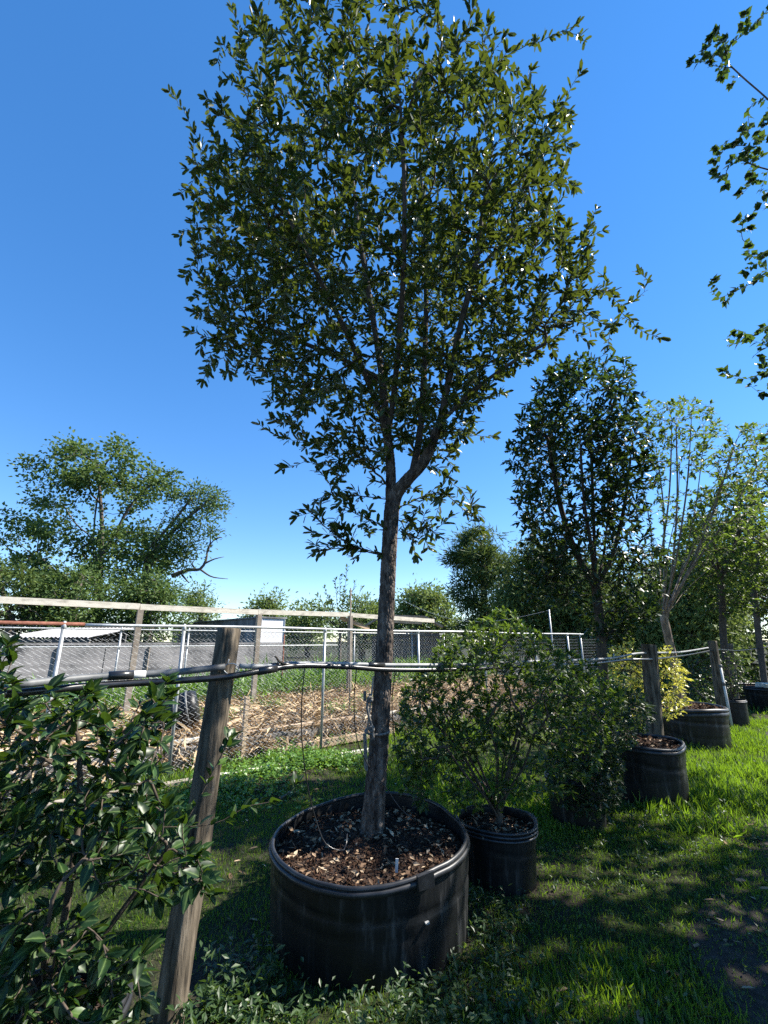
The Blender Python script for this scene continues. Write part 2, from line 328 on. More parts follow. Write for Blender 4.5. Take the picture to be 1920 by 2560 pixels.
# ------------------------------------------------------------------ growing trees and shrubs
def resample(poly, step):
    poly = np.asarray(poly, float); out = [poly[0]]
    # Catmull-Rom through the points
    P = np.vstack([2 * poly[0] - poly[1], poly, 2 * poly[-1] - poly[-2]])
    for i in range(1, len(P) - 2):
        a, b, c, d = P[i - 1], P[i], P[i + 1], P[i + 2]; k = max(2, int(np.linalg.norm(c - b) / step))
        for t in np.arange(1, k + 1) / k:
            out.append(0.5 * (2 * b + (c - a) * t + (2 * a - 5 * b + 4 * c - d) * t * t + (3 * b - a - 3 * c + d) * t ** 3))
    return np.array(out)
class Skel:
    def __init__(self, limbs, step=0.08):
        self.PB, self.DB, self.par, self.n = np.zeros((4096, 3)), np.zeros((4096, 3)), [], 0
        self.tips = []
        for k, l in enumerate(limbs): self.add_poly(resample(l, step), None if k == 0 else 'near', 0)
    def near(self, p, w=0.6, lim=None):
        d = p - self.PB[:self.n]; L = np.sqrt(np.einsum('ij,ij->i', d, d)) + 1e-6
        c = np.einsum('ij,ij->i', d, self.DB[:self.n]) / L
        return int(np.argmin(L * (1 + w * (1 - c))))
    def add_poly(self, pts, attach, kind):
        pts = np.asarray(pts, float)
        if attach is None: par = -1; st = 0
        else:
            par = int(np.argmin(((self.PB[:self.n] - pts[0]) ** 2).sum(1))) if attach == 'near' else attach
            st = 1
        prev = par
        for i in range(st, len(pts)):
            d = unit(pts[i] - (pts[i - 1] if i else pts[i] - (pts[1] - pts[0])))
            if self.n == len(self.PB): self.PB = np.vstack([self.PB, np.zeros_like(self.PB)]); self.DB = np.vstack([self.DB, np.zeros_like(self.DB)])
            self.PB[self.n] = pts[i]; self.DB[self.n] = d; self.par.append(prev); prev = self.n; self.n += 1
        self.tips.append(prev)
    def grow(self, targets, rng, seg=0.1, wig=0.06, w=0.6, droop=0.0, curve=0.35):
        targets = np.asarray(targets, float); root = self.PB[:self.n].copy()
        dd = np.array([((root - t) ** 2).sum(1).min() for t in targets])
        for t in targets[np.argsort(dd)]:
            n = self.near(t, w); a = self.PB[n].copy(); L = np.linalg.norm(t - a)
            k = max(2, int(L / seg)); d0 = self.DB[n].copy()
            c = a + d0 * L * curve + unit(t - a) * L * 0.12
            s = np.linspace(0, 1, k + 1)[:, None]
            pts = (1 - s) ** 2 * a + 2 * s * (1 - s) * c + s * s * t
            pts[1:-1] += rng.normal(0, wig * L / k, (k - 1, 3)); pts[:, 2] -= droop * L * s[:, 0] ** 2
            self.add_poly(pts, n, 1)
    def finish(self, r_base, r_tip):
        self.P = self.PB[:self.n].copy(); self.par = np.array(self.par); n = self.n; self.D = self.DB[:n].copy()
        cnt = np.zeros(n); nch = np.bincount(self.par[self.par >= 0], minlength=n); cnt[nch == 0] = 1
        for i in range(n - 1, 0, -1):
            if self.par[i] >= 0: cnt[self.par[i]] += cnt[i]
        e = math.log(max(cnt[0], 2)) / math.log(r_base / r_tip)
        self.R = r_tip * cnt ** (1 / e); self.cnt = cnt
        # distance from tip along the main continuation
        best = np.full(n, -1)
        for i in range(1, n):
            p = self.par[i]
            if p >= 0 and (best[p] < 0 or cnt[i] > cnt[best[p]]): best[p] = i
        self.best = best
        return self
    def chains(self):
        n = len(self.P); ch = []
        for i in range(n):
            p = self.par[i]
            if p < 0 or self.best[p] != i:
                c = [p] if p >= 0 else []; j = i
                while j >= 0: c.append(j); j = self.best[j]
                if len(c) > 1: ch.append((c, i))
        return ch
    def wood(self, b, rmin=0.0, rmax=9, sides=(4, 6, 10), zcut=None):
        for c, i in self.chains():
            if zcut is not None and self.par[i] < 0: c = [k for k in c if self.P[k][2] > zcut]
            R = self.R[c].copy(); R[0] = min(R[0], self.R[i] * 1.15) if self.par[i] >= 0 else R[0]
            if not (rmin <= R.max() < rmax): continue
            m = R.max(); n = sides[0] if m < 0.01 else sides[1] if m < 0.03 else sides[2]
            b.tube(self.P[c], R, n, cap=False)
    def leafset(self, rng, rmax, spacing, size, spread=0.8, up=0.35, extra_tip=3, keep=1.0, minz=None):
        pos, dr, nr = [], [], []
        for i in range(1, len(self.P)):
            p = self.par[i]
            if p < 0 or self.R[i] > rmax: continue
            a, c = self.P[p], self.P[i]; L = np.linalg.norm(c - a); t = (c - a) / max(L, 1e-6)
            m = int(L / spacing + rng.rand())
            if self.best[i] < 0: m += extra_tip
            if m == 0: continue
            s = np.cross(t, (0, 0, 1.0)); s = unit(s) if np.linalg.norm(s) > 1e-3 else np.array((1.0, 0, 0)); u = np.cross(s, t)
            for k in range(m):
                if keep < 1 and rng.rand() > keep: continue
                f = rng.rand() if self.best[i] >= 0 or k >= extra_tip else 1.0
                th = rng.rand() * 6.283
                if rng.rand() < 0.6: th = (0 if rng.rand() < 0.5 else math.pi) + rng.normal(0, 0.5)
                side = s * math.cos(th) + u * math.sin(th)
                d = t * (0.75 if f < 1 else 1.0) + side * spread + rng.normal(0, 0.18, 3); d[2] += up * 0.3
                pos.append(a + (c - a) * f); dr.append(d)
                nr.append(np.array((0, 0, 1.0)) + rng.normal(0, 0.45, 3) + t * 0.2)
        pos, dr, nr = np.array(pos), np.array(dr), np.array(nr)
        return pos, unit(dr), nr, size * np.where(rng.rand(len(pos)) < 0.2, rng.uniform(0.4, 0.7, len(pos)), rng.uniform(0.7, 1.25, len(pos)))
def put_leaves(parent, tmpl, mat, L, rng, n_single=0, tint=None, name='leaf', mass='foliage'):
    """The leaves that show largest are objects of their own; the rest is one mass."""
    pos, d, nr, size = L; n = len(pos)
    if tint is None: tint = rng.beta(2, 2.4, n)
    single = np.zeros(n, bool)
    if n_single:
        x, y, z = project(pos); ok = (x > 15) & (x < 1905) & (y > 15) & (y < 2545) & (z > 0.2)
        score = np.where(ok, size / np.maximum(z, 0.1), -1); single[np.argsort(-score)[:n_single]] = True
        vals = (0.12, 0.32, 0.5, 0.68, 0.88); mes = []
        for v in vals:
            b = B(); b.leaves(tmpl, np.zeros((1, 3)), np.array([[0, 1.0, 0]]), np.array([[0, 0, 1.0]]), [1.0], [v])
            me = b.mesh(name, True); me.materials.append(mat); mes.append(me)
        X, Y_, Z = leaf_frame(d, nr)
        for i in np.nonzero(single)[0]:
            o = link(name, mes[int(np.argmin(np.abs(np.array(vals) - tint[i])))], parent); s = size[i]
            m = Matrix(((X[i, 0] * s, Y_[i, 0] * s, Z[i, 0] * s, pos[i, 0]), (X[i, 1] * s, Y_[i, 1] * s, Z[i, 1] * s, pos[i, 1]), (X[i, 2] * s, Y_[i, 2] * s, Z[i, 2] * s, pos[i, 2]), (0, 0, 0, 1)))
            o.matrix_basis = m
    k = ~single
    b = B(); b.leaves(tmpl, pos[k], d[k], nr[k], size[k], tint[k])
    return tag(b.build(mass, mat, parent, True), kind='stuff')
def in_outline(rows, Y, n, rng, ry=0.7, cx=None, fill=0.35, rmax=9, clump=0.0, cs=2.0):
    if clump:
        P = in_outline(rows, Y, int(n * 2.2), rng, ry, cx, fill, rmax); g = vnoise(P * cs, 77) * 0.65 + vnoise(P * cs * 2.1, 79) * 0.35
        return P[np.argsort(-(g + rng.uniform(0, clump, len(P))))[:n]]
    if 0: pass
    """Points inside a crown whose half-widths by height come from (row, left, right) seen at distance Y."""
    R = sorted([(at(0, r, Y)[2], at(l, r, Y)[0], at(q, r, Y)[0]) for r, l, q in rows]); R = np.array(R)
    z = rng.uniform(R[0, 0], R[-1, 0], n * 3); l = np.interp(z, R[:, 0], R[:, 1]); q = np.interp(z, R[:, 0], R[:, 2])
    w = (q - l) / 2; keep = rng.rand(len(z)) < (w / w.max()) ** 1.3; z, l, q, w = z[keep][:n], l[keep][:n], q[keep][:n], w[keep][:n]
    th = rng.uniform(0, 6.283, len(z)); r = rng.uniform(fill, 1, len(z)) ** 0.6
    return np.stack([(l + q) / 2 + w * r * np.cos(th), Y + np.minimum(w * ry, rmax) * r * np.sin(th), z], 1)
def ellipsoid(c, r, n, rng, inner=0.3):
    d = unit(rng.normal(0, 1, (n, 3))); return np.asarray(c) + d * np.asarray(r) * (rng.uniform(inner ** 3, 1, (n, 1)) ** (1 / 3))
def clumps(centers, n_each, rad, size, rng, up=0.6, flat=0.7):
    """Leaf sprays gathered round twig ends, for trees that stand far off."""
    c = np.repeat(np.asarray(centers), n_each, 0); n = len(c); g = rng.normal(0, 1, (n, 3)) * rad * np.array((1, 1, flat)) * rng.uniform(0.5, 1.2, len(centers)).repeat(n_each)[:, None]
    d = unit(g + rng.normal(0, 0.5 * rad, (n, 3))); nr = rng.normal(0, 0.6, (n, 3)) + (0, 0, up)
    return c + g, d, nr, size * rng.uniform(0.6, 1.3, n)

# ================================================================== THE SETTING
rng = np.random.RandomState(11)
# ground: one sheet to the horizon, finely divided and uneven near the camera
def ground_z(x, y):
    k = np.exp(-((x / 30) ** 2 + ((y - 5) / 30) ** 2))
    return ((fbm(np.stack([x * 0.9, y * 0.9, 0 * x], -1), 3) - 0.5) * 0.07 + (vnoise(np.stack([x * 4, y * 4, 0 * x], -1), 9) - 0.5) * 0.015) * k
gx = np.concatenate([[-900, -300, -120, -60, -30, -18], np.arange(-12, 16.01, 0.25), [20, 30, 60, 120, 300, 900]])
gy = np.concatenate([[-900, -300, -60, -20, -8], np.arange(-3, 18.01, 0.25), [22, 30, 45, 70, 120, 300, 1400]])
GX, GY = np.meshgrid(gx, gy); nx_, ny_ = len(gx), len(gy)
gi = (np.arange(ny_ - 1)[:, None] * nx_ + np.arange(nx_ - 1)[None]).ravel()
b = B(); b.raw(np.stack([GX, GY, ground_z(GX, GY)], -1).reshape(-1, 3), quads=np.stack([gi, gi + 1, gi + nx_ + 1, gi + nx_], -1))
ground = tag(b.build('ground', M['ground'], smooth=True), 'uneven ground of grass and dark soil under the pots', 'ground', kind='structure')

# worn dirt track along the right edge (its own sheet a little above the ground)
def path_edge(y): return -0.6 + 0.85 * y + 0.25 * np.sin(y * 1.3) + 0.15 * np.sin(y * 3.1 + 1)
b = B(); yy = np.arange(0.6, 14, 0.2); ww = np.linspace(0, 1, 14)
PX = path_edge(yy)[:, None] + ww[None] * 3.0; PY = np.repeat(yy[:, None], 14, 1)
PZ = ground_z(PX, PY) + 0.006 + 0.012 * np.sin(ww * math.pi)[None]
pi_ = (np.arange(len(yy) - 1)[:, None] * 14 + np.arange(13)[None]).ravel()
b.raw(np.stack([PX, PY, PZ], -1).reshape(-1, 3), quads=np.stack([pi_, pi_ + 1, pi_ + 15, pi_ + 14], -1))
tag(b.build('dirt_path', M['dirt'], smooth=True), 'worn dark dirt track with fallen leaves', 'path', kind='structure')

# fence frame of reference: the near fence runs off to the right at about 48 degrees
FA = np.array((-2.71, 6.37)); FB = np.array((-1.0, 7.89)); FD = (FB - FA) / np.linalg.norm(FB - FA); FN = np.array((-FD[1], FD[0]))
def fpt(s, off=0.0, z=0.0):
    p = FA + FD * s + FN * off
    return np.array((p[0], p[1], z))
def fence_s(px, off=0.0, row=1600):
    """distance along a line parallel to the fence where the sight line of a column meets it"""
    r, f, _ = ray(px, row); k = r / f; a = FA + FN * off
    return (k * a[1] - a[0]) / (FD[0] - k * FD[1])

# raised bed behind the fence: earth bank, sloping up to the rear fence
S0, S1 = -4.0, 12.0
b = B(); ss = np.arange(S0, S1 + 0.01, 0.2); oo = np.array([0.42, 0.45, 0.8, 1.2, 1.7, 2.2, 2.8, 3.4, 4.2]); zz = np.array([0.0, 0.24, 0.33, 0.40, 0.46, 0.5, 0.54, 0.54, 0.3])
V = np.array([[fpt(s, o, z + (0.05 * (fbm(np.array([s * 1.5, o * 1.5, 0.0]), 5) - 0.5) if z > 0 else -0.02)) for o, z in zip(oo, zz)] for s in ss])
m = len(oo); bi = (np.arange(len(ss) - 1)[:, None] * m + np.arange(m - 1)[None]).ravel()
b.raw(V.reshape(-1, 3), quads=np.stack([bi, bi + m, bi + m + 1, bi + 1], -1))
tag(b.build('garden_bed', M['bedsoil'], smooth=True), 'raised garden bed behind the fence', 'garden bed', kind='structure')
def bed_z(o): return np.interp(o, oo, zz)
# straw scattered over the bed
n = 30000; so = rng.uniform(S0 + 0.3, S1 - 0.3, n); of = np.where(rng.rand(n) < 0.16, rng.uniform(0.22, 0.5, n), rng.uniform(0.45, 2.9, n))
P = np.stack([FA[0] + FD[0] * so + FN[0] * of, FA[1] + FD[1] * so + FN[1] * of, np.where(of < 0.45, np.interp(of, [0.2, 0.45], [0.05, 0.36]) * rng.uniform(0.7, 1.05, n), bed_z(of)) + rng.uniform(0, 0.07, n)], 1)
d = rng.normal(0, 1, (n, 3)) * (1, 1, 0.28)
b = B(); b.leaves(dict(v=T_GRASS['v'] * (1.3, 1, 1), t=T_GRASS['t'], r=T_GRASS['r']), P, d, rng.normal(0, 0.5, (n, 3)) + (0, 0, 1), rng.uniform(0.12, 0.36, n), rng.beta(2, 2, n))
tag(b.build('straw', M['straw']), 'dry straw mulch strewn over the raised bed', 'straw', kind='stuff')

# ================================================================== FENCES
def chain_panel(s0, s1, z0, z1, off, p=0.075, r=0.0024):
    b = B(); n = int((s1 - s0) / p); m = int((z1 - z0) / (p * 0.52)); zs = np.linspace(z0, z1, m + 1)
    ang = np.arange(3) * 2.0944; ring = np.stack([np.cos(ang), np.sin(ang)], 1) * r
    k = np.arange(n)[:, None]; j = np.arange(m + 1)[None]
    sag = 0.012 * np.sin(zs * 5 + s0 * 3)[None]
    s = s0 + (k + 0.5) * p + (p * 0.5) * np.where(j % 2, 1, -1)
    X = FA[0] + FD[0] * s + FN[0] * (off + sag); Y = FA[1] + FD[1] * s + FN[1] * (off + sag); Z = np.broadcast_to(zs[None], s.shape)
    P = np.stack([X, Y, Z], -1)[:, :, None] + np.stack([ring[:, 0] * FD[0], ring[:, 0] * FD[1], ring[:, 0] * 0], -1)[None, None] + np.stack([ring[:, 1] * FN[0], ring[:, 1] * FN[1], 0 * ring[:, 1]], -1)[None, None]
    base = (k[:, :, None] * (m + 1) + np.arange(m)[None, :, None]) * 3; q = np.arange(3)[None, None]; q2 = (q + 1) % 3
    Q = np.stack([base + q, base + q2, base + 3 + q2, base + 3 + q], -1).reshape(-1, 4)
    return b.raw(P.reshape(-1, 3), quads=Q)
def pipe_post(parent, s, off, z0, z1, r, mat, cap=True, name='post', lean=0.0):
    b = B(); p = fpt(s, off)
    b.tube([fpt(s, off, z0), fpt(s + lean, off, z1)], r, 12)
    o = b.build(name, mat, parent, True)
    if cap:
        c = B(); c.lathe([(0.001, 0.055), (r * 0.8, 0.045), (r * 1.25, 0.012), (r * 1.3, -0.03), (r * 1.02, -0.035)], 12, fpt(s + lean, off, z1)); c.build('post_cap', M['galv_rail'], o, True)
    return o
fence = thing('chain_link_fence', fpt(0), 'galvanized chain-link fence with pipe top rail running past the straw bed', 'fence')
TOPZ = 1.845
ps = [-4.2, -3.15, fence_s(155), 0.0, 2.29, 4.55, 6.7, 8.9, fence_s(1420), fence_s(1452), fence_s(1498), fence_s(1530)]
for s in ps: pipe_post(fence, s, 0, -0.1, TOPZ - 0.02, 0.022 if s < 9 else 0.026, M['galv'], lean=rng.uniform(-0.02, 0.02))
sj = fence_s(205)
b = B(); b.tube([fpt(ps[0], -0.005, TOPZ), fpt(sj, -0.005, TOPZ)], 0.021, 12); tag(b.build('top_rail', M['rust'], fence, True), 'rusty red end of the top rail')
b = B(); b.tube([fpt(s, -0.005, TOPZ + 0.008 * math.sin(s * 1.3)) for s in np.linspace(sj + 0.004, ps[-1], 40)], 0.019, 12); b.build('top_rail', M['galv_rail'], fence, True)
for i in range(len(ps) - 1): chain_panel(ps[i] + 0.03, ps[i + 1] - 0.03, 0.03, TOPZ - 0.04 + 0.03, 0.03).build('wire_mesh', M['wire'], fence)

OFF2 = 3.15
rear = thing('chain_link_fence', fpt(0, OFF2), 'rear chain-link fence standing behind the straw bed and tall weeds', 'fence')
rs = [fence_s(-60, OFF2), fence_s(300, OFF2), fence_s(470, OFF2), fence_s(710, OFF2), fence_s(886, OFF2), fence_s(1030, OFF2), fence_s(1110, OFF2)]
for k, s in enumerate(rs):
    o = pipe_post(rear, s, OFF2, 0.2, 1.86, 0.017, M['rust'] if k == 3 else M['galv'])
b = B(); b.tube([fpt(s, OFF2 - 0.03, 1.86) for s in np.linspace(rs[0], rs[-1], 30)], 0.013, 10); b.build('top_rail', M['galv_rail'], rear, True)
b = B(); b.tube([fpt(s, OFF2 - 0.03, 1.555) for s in np.linspace(rs[0], fence_s(842, OFF2), 20)], 0.012, 8); b.build('middle_rail', M['galv_rail'], rear, True)
for i in range(len(rs) - 1): chain_panel(rs[i] + 0.03, rs[i + 1] - 0.03, 0.5, 1.86, OFF2 + 0.03, 0.095, 0.0024).build('wire_mesh', M['wire'], rear)

# timber rail on tall posts behind the near fence
OFF3 = 2.2
arb = thing('timber_rail', fpt(0, OFF3), 'long weathered timber rail on tall wooden posts behind the fence', 'timber rail')
rp = [(-80, 1496), (350, 1517), (645, 1530), (872, 1537), (1085, 1552)]
def rail_pt(px, row):
    s = fence_s(px, OFF3, row); p = fpt(s, OFF3); return at(px, row, p[1])
R_ = [rail_pt(*p) for p in rp]
for i in range(len(R_) - 1):
    sgn = 0.003 * (-1) ** i
    b = B(); b.obox(R_[i] + (0, 0, sgn), R_[i + 1] - unit(R_[i + 1] - R_[i]) * 0.01 + (0, 0, sgn), 0.045, 0.10, jit=0.004); b.build('rail_board', M['pale_wood'], arb)
for i in (1, 2, 3):
    p = R_[i] + np.array((*(FN * -0.055), 0)); b = B(); b.obox((p[0], p[1], 0.3), (p[0], p[1], p[2] - 0.055 + 0.03 * (i == 3)), 0.09, 0.085, up=(FD[0], FD[1], 0), jit=0.005); b.build('post', M['grey_wood'], arb)
b = B(); b.obox(at(850, 1543, R_[3][1] - 0.10), at(922, 1572, R_[3][1] + 0.55), 0.04, 0.085, jit=0.003); b.build('brace', M['tan_wood'], arb)
pole = B(); pole.tube([at(875, 1690, 8.9) * (1, 1, 0) + (0, 0, 0.3), at(877, 1470, 8.9)], 0.014, 8); tag(pole.build('thin_pole', M['grey_wood'], None, True), 'thin bare pole rising beside the timber rail near the sapling', 'pole')

# lone galvanized pole carrying a slack wire behind the shrubs
lp = fpt(fence_s(1382, 0.12), 0.12); b = B()
pk = thing('wire_pole', lp, 'thin galvanized pole holding a slack wire above the fence', 'pole')
b.tube([lp, at(1372, 1524, lp[1])], 0.022, 10); b.build('pole', M['galv'], pk, True)
top = at(1372, 1526, lp[1]); far = at(1005, 1500, lp[1] + 5.0); b = B()
b.tube([top * (1 - t) + far * t - (0, 0, 0.55 * math.sin(math.pi * t)) for t in np.linspace(0, 1, 24)], 0.006, 5); b.build('slack_wire', M['wire'], pk, True)

# ================================================================== BUILDINGS AND WALL BEYOND
OFF4 = 6.2
s0, s1 = fence_s(12, OFF4), fence_s(708, OFF4)
wall = thing('panel_wall', fpt(s0, OFF4), 'long low grey concrete panel wall beyond the fences', 'wall')
npan = 7; W = (s1 - s0) / npan
for i in range(npan):
    b = B(); a, c = fpt(s0 + i * W + 0.01, OFF4), fpt(s0 + (i + 1) * W - 0.01, OFF4); h = 1.56
    b.obox((a[0], a[1], h / 2 - 0.05), (c[0], c[1], h / 2 - 0.05), 0.08, h + 0.1); b.build('panel', M['concrete'], wall)
    if i % 2: b = B(); b.obox(fpt(s0 + i * W, OFF4 - 0.06, 0), fpt(s0 + i * W, OFF4 - 0.06, 1.5), 0.05, 0.04); b.build('batten', M['grey_wood'], wall)
b = B(); b.obox(fpt(s0 - 0.05, OFF4, 1.59), fpt(s1 + 0.02, OFF4, 1.59), 0.13, 0.05); b.build('coping', M['concrete'], wall)

# low shed with corrugated roof
c0 = at(45, 1600, 15.0); shed = thing('low_shed', (c0[0], 15.5, 0), 'low open shed with a rusty corrugated metal roof behind the wall', 'shed')
xl, xr = at(45, 1590, 15.5)[0], at(252, 1590, 15.5)[0]
b = B(); nn = 81; xs = np.linspace(xl, xr, nn); wv = 0.02 * np.sin(np.arange(nn) * math.pi / 2)
V = np.concatenate([np.stack([xs, np.full(nn, 14.9), 1.77 + wv], 1), np.stack([xs + 0.2, np.full(nn, 17.2), 2.12 + wv], 1)]); k = np.arange(nn - 1)
b.raw(V, quads=np.stack([k, k + 1, k + nn + 1, k + nn], 1)); b.raw(V - (0, 0, 0.02), quads=np.stack([k, k + nn, k + nn + 1, k + 1], 1)); b.build('roof', M['tin'], shed)
b = B(); b.box((xl, 14.95, 1.62), (xr, 15.0, 1.72)); b.build('fascia', M['dark_board'], shed)
for x in (xl + 0.1, (xl + xr) / 2, xr - 0.1): b = B(); b.obox((x, 15.05, 0), (x, 15.05, 1.62), 0.09, 0.09); b.build('post', M['grey_wood'], shed)
b = B(); b.box((xl + 0.1, 17.0, 0), (xr, 17.06, 1.95)); b.build('back_wall', M['dark_board'], shed)

# trailer-like box shed: dark stained long side, white end
ny = 19.0; pA = at(645, 1620, ny); pB = at(696, 1620, ny - 0.1); pL = at(426, 1620, 27.0)
zt = at(645, 1545, ny)[2]; zt2 = at(696, 1546, ny)[2]
dl = unit((pL - pA) * (1, 1, 0)); de = unit(np.array((-dl[1], dl[0], 0)) * -1); de = de if de[0] > 0 else -de
wid = (pB[0] - pA[0]) / de[0]; LEN = np.linalg.norm((pL - pA)[:2])
tr = thing('box_shed', (pA[0], pA[1], 0), 'long box shed with black-streaked side and white end wall', 'shed')
o0 = np.array((pA[0], pA[1], 0)); n_p = 9
for i in range(n_p):
    a = o0 + dl * (LEN * i / n_p + 0.012); c = o0 + dl * (LEN * (i + 1) / n_p - 0.012); b = B()
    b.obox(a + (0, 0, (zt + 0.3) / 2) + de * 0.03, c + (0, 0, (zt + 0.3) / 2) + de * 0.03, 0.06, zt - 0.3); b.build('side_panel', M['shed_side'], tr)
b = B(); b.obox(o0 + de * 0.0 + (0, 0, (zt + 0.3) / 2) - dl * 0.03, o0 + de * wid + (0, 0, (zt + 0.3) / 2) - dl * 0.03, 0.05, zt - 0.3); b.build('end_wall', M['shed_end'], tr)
for k in (0.03, 0.97):
    b = B(); q = o0 + de * wid * k - dl * 0.065; b.obox(q + (0, 0, 0.3), q + (0, 0, zt - 0.01), 0.05, 0.03); b.build('end_batten', M['shed_end'], tr)
b = B(); rc = o0 + de * wid / 2; b.obox(rc - dl * 0.1 + (0, 0, zt + 0.03), rc + dl * (LEN + 0.1) + (0, 0, zt + 0.03), wid + 0.12, 0.06); b.build('roof', M['shed_side'], tr)
b = B(); b.obox(rc + dl * 0.1 + (0, 0, 0.15), rc + dl * (LEN - 0.1) + (0, 0, 0.15), wid - 0.1, 0.3); b.build('base', M['dark_board'], tr)

# dark leaning board shack right of the trunk
sx, sy = at(1010, 1600, 14.0)[0], 14.0
sh = thing('board_shack', (sx, sy, 0), 'dark unpainted board shack with a sloped roof behind the oak trunk', 'shed')
xs0, xs1 = at(930, 1600, 14)[0], at(1100, 1600, 14)[0]; nb = 9
for i in range(nb):
    x0 = xs0 + (xs1 - xs0) * i / nb; x1 = xs0 + (xs1 - xs0) * (i + 1) / nb - 0.012; b = B(); b.box((x0, 14.0, 0), (x1, 14.03 + 0.006 * (i % 2), 2.02 - 0.045 * abs(i - 5))); b.build('wall_board', M['dark_board'], sh)
for a, c in ((at(905, 1570, 13.95), at(955, 1540, 13.95)), (at(955, 1540, 13.95), at(1062, 1543, 13.95)), (at(1062, 1543, 13.95), at(1106, 1568, 13.95))):
    b = B(); b.obox(a, c - unit(c - a) * 0.01, 0.5, 0.06); b.build('roof_board', M['grey_wood'], sh)
b = B(); b.obox(at(960, 1552, 13.6), at(1055, 1557, 13.6), 0.04, 0.09); b.build('lintel', M['tan_wood'], sh)

# ================================================================== THINGS IN AND BY THE BED
def plain_board(name, a, c, w, h, mat, label, cat='board', jit=0.006):
    b = B(); b.obox(a, c, w, h, jit=jit); return tag(b.build(name, mat), label, cat)
for i, (a, c) in enumerate(((-1.55, 0.85), (0.87, 3.3), (3.32, 5.9), (5.92, 8.6))):
    lab = ['timber edging board of the straw bed left of the wooden post', 'timber edging board of the straw bed behind the short stake', 'timber edging board of the straw bed beside the oak trunk', 'timber edging board of the straw bed hidden among the shrubs'][i]
    b = B(); b.obox(fpt(a, 0.43, 0.315), fpt(c, 0.43, 0.32 + 0.01 * (i % 2)), 0.10, 0.045, jit=0.006); tag(b.build('edging_board', M['tan_wood'] if i % 2 else M['pale_wood']), lab, 'board')
blk = thing('block_edging', fpt(0, 0.4), 'row of rough concrete blocks holding up the straw bed', 'block wall')
k = 0; s = -3.6
while s < 9.5:
    L = 0.36 + 0.04 * math.sin(k * 2.3); b = B(); b.obox(fpt(s, 0.36 + 0.012 * math.sin(k * 5), 0.135), fpt(s + L - 0.025, 0.36 + 0.012 * math.sin(k * 5), 0.14), 0.14, 0.26 + 0.02 * math.sin(k), jit=0.012); b.build('block', M['block'], blk); s += L; k += 1
# short stake leaning by the fence
a = atz(627, 1880, 0.0); b = B(); a = fpt(fence_s(627, 0.17), 0.17, -0.05); c = at(617, 1742, a[1] + 0.05); b.obox(a, c, 0.085, 0.05, up=(FD[0], FD[1], 0), jit=0.006); tag(b.build('wooden_stake', M['tan_wood']), 'short pale wooden stake standing in front of the straw bed', 'stake')
# squared beams lying in front of the fence
b = B(); b.obox(fpt(fence_s(700), 0.15, 0.055), fpt(fence_s(985), 0.12, 0.075), 0.09, 0.11, jit=0.01); tag(b.build('fallen_beam', M['tan_wood']), 'rough squared beam lying at the foot of the fence', 'beam')
plain_board('loose_board', atz(520, 1945, 0.035), atz(960, 1868, 0.035), 0.09, 0.035, M['pale_wood'], 'long pale board lying on the grass before the clover', 'board')
plain_board('loose_board', atz(110, 2015, 0.04), atz(480, 1950, 0.035), 0.11, 0.035, M['grey_wood'], 'long grey board on the ground behind the holly shrub', 'board')
plain_board('loose_board', fpt(fence_s(590, 0.7), 0.75, 0.40), fpt(fence_s(690, 1.0), 1.5, 0.50), 0.05, 0.03, M['tan_wood'], 'thin stick lying across the straw beside the stake', 'stick')
# white tub on its side
tc = atz(462, 1915, 0.0); b = B(); tub = thing('plastic_tub', (tc[0], tc[1], 0), 'white plastic tub lying on its side below the fence', 'tub')
ax = np.array((FD[0], FD[1], 0.0)); q0 = tc + (0, 0, 0.135) - ax * 0.28; q1 = tc + (0, 0, 0.12) + ax * 0.24
b.tube([q0 + (q1 - q0) * t for t in np.linspace(0, 1, 8)], np.linspace(0.115, 0.13, 8), 20); b.build('body', M['white_tub'], tub, True)
b = B(); b.tube([q1 - ax * 0.03, q1 + ax * 0.02], 0.142, 20, cap=False); b.build('rim', M['white_tub'], tub, True)
b = B(); b.tube([q0 - ax * 0.004, q0 + ax * 0.03], 0.123, 20); b.build('base_ring', M['white_tub'], tub, True)
# black barrel half behind the fence
s_ = fence_s(462, 1.1); bc = fpt(s_, 1.1, 0.62); b = B(); ax = unit(np.array((FD[0] - 0.2, FD[1] - 0.5, 0.15)))
bar = thing('plastic_barrel', bc - (0, 0, 0.25), 'black dusty plastic barrel on its side behind the fence', 'barrel')
b.tube([bc + ax * (t - 0.3) for t in np.linspace(0, 0.6, 9)], np.array([0.21, 0.235, 0.25, 0.242, 0.25, 0.25, 0.242, 0.25, 0.22]), 28); b.build('body', M['plastic'], bar, True)
for t in (-0.17, 0.0, 0.17): b = B(); b.tube([bc + ax * (t - 0.015), bc + ax * (t + 0.015)], 0.262, 28); b.build('hoop', M['conduit'], bar, True)

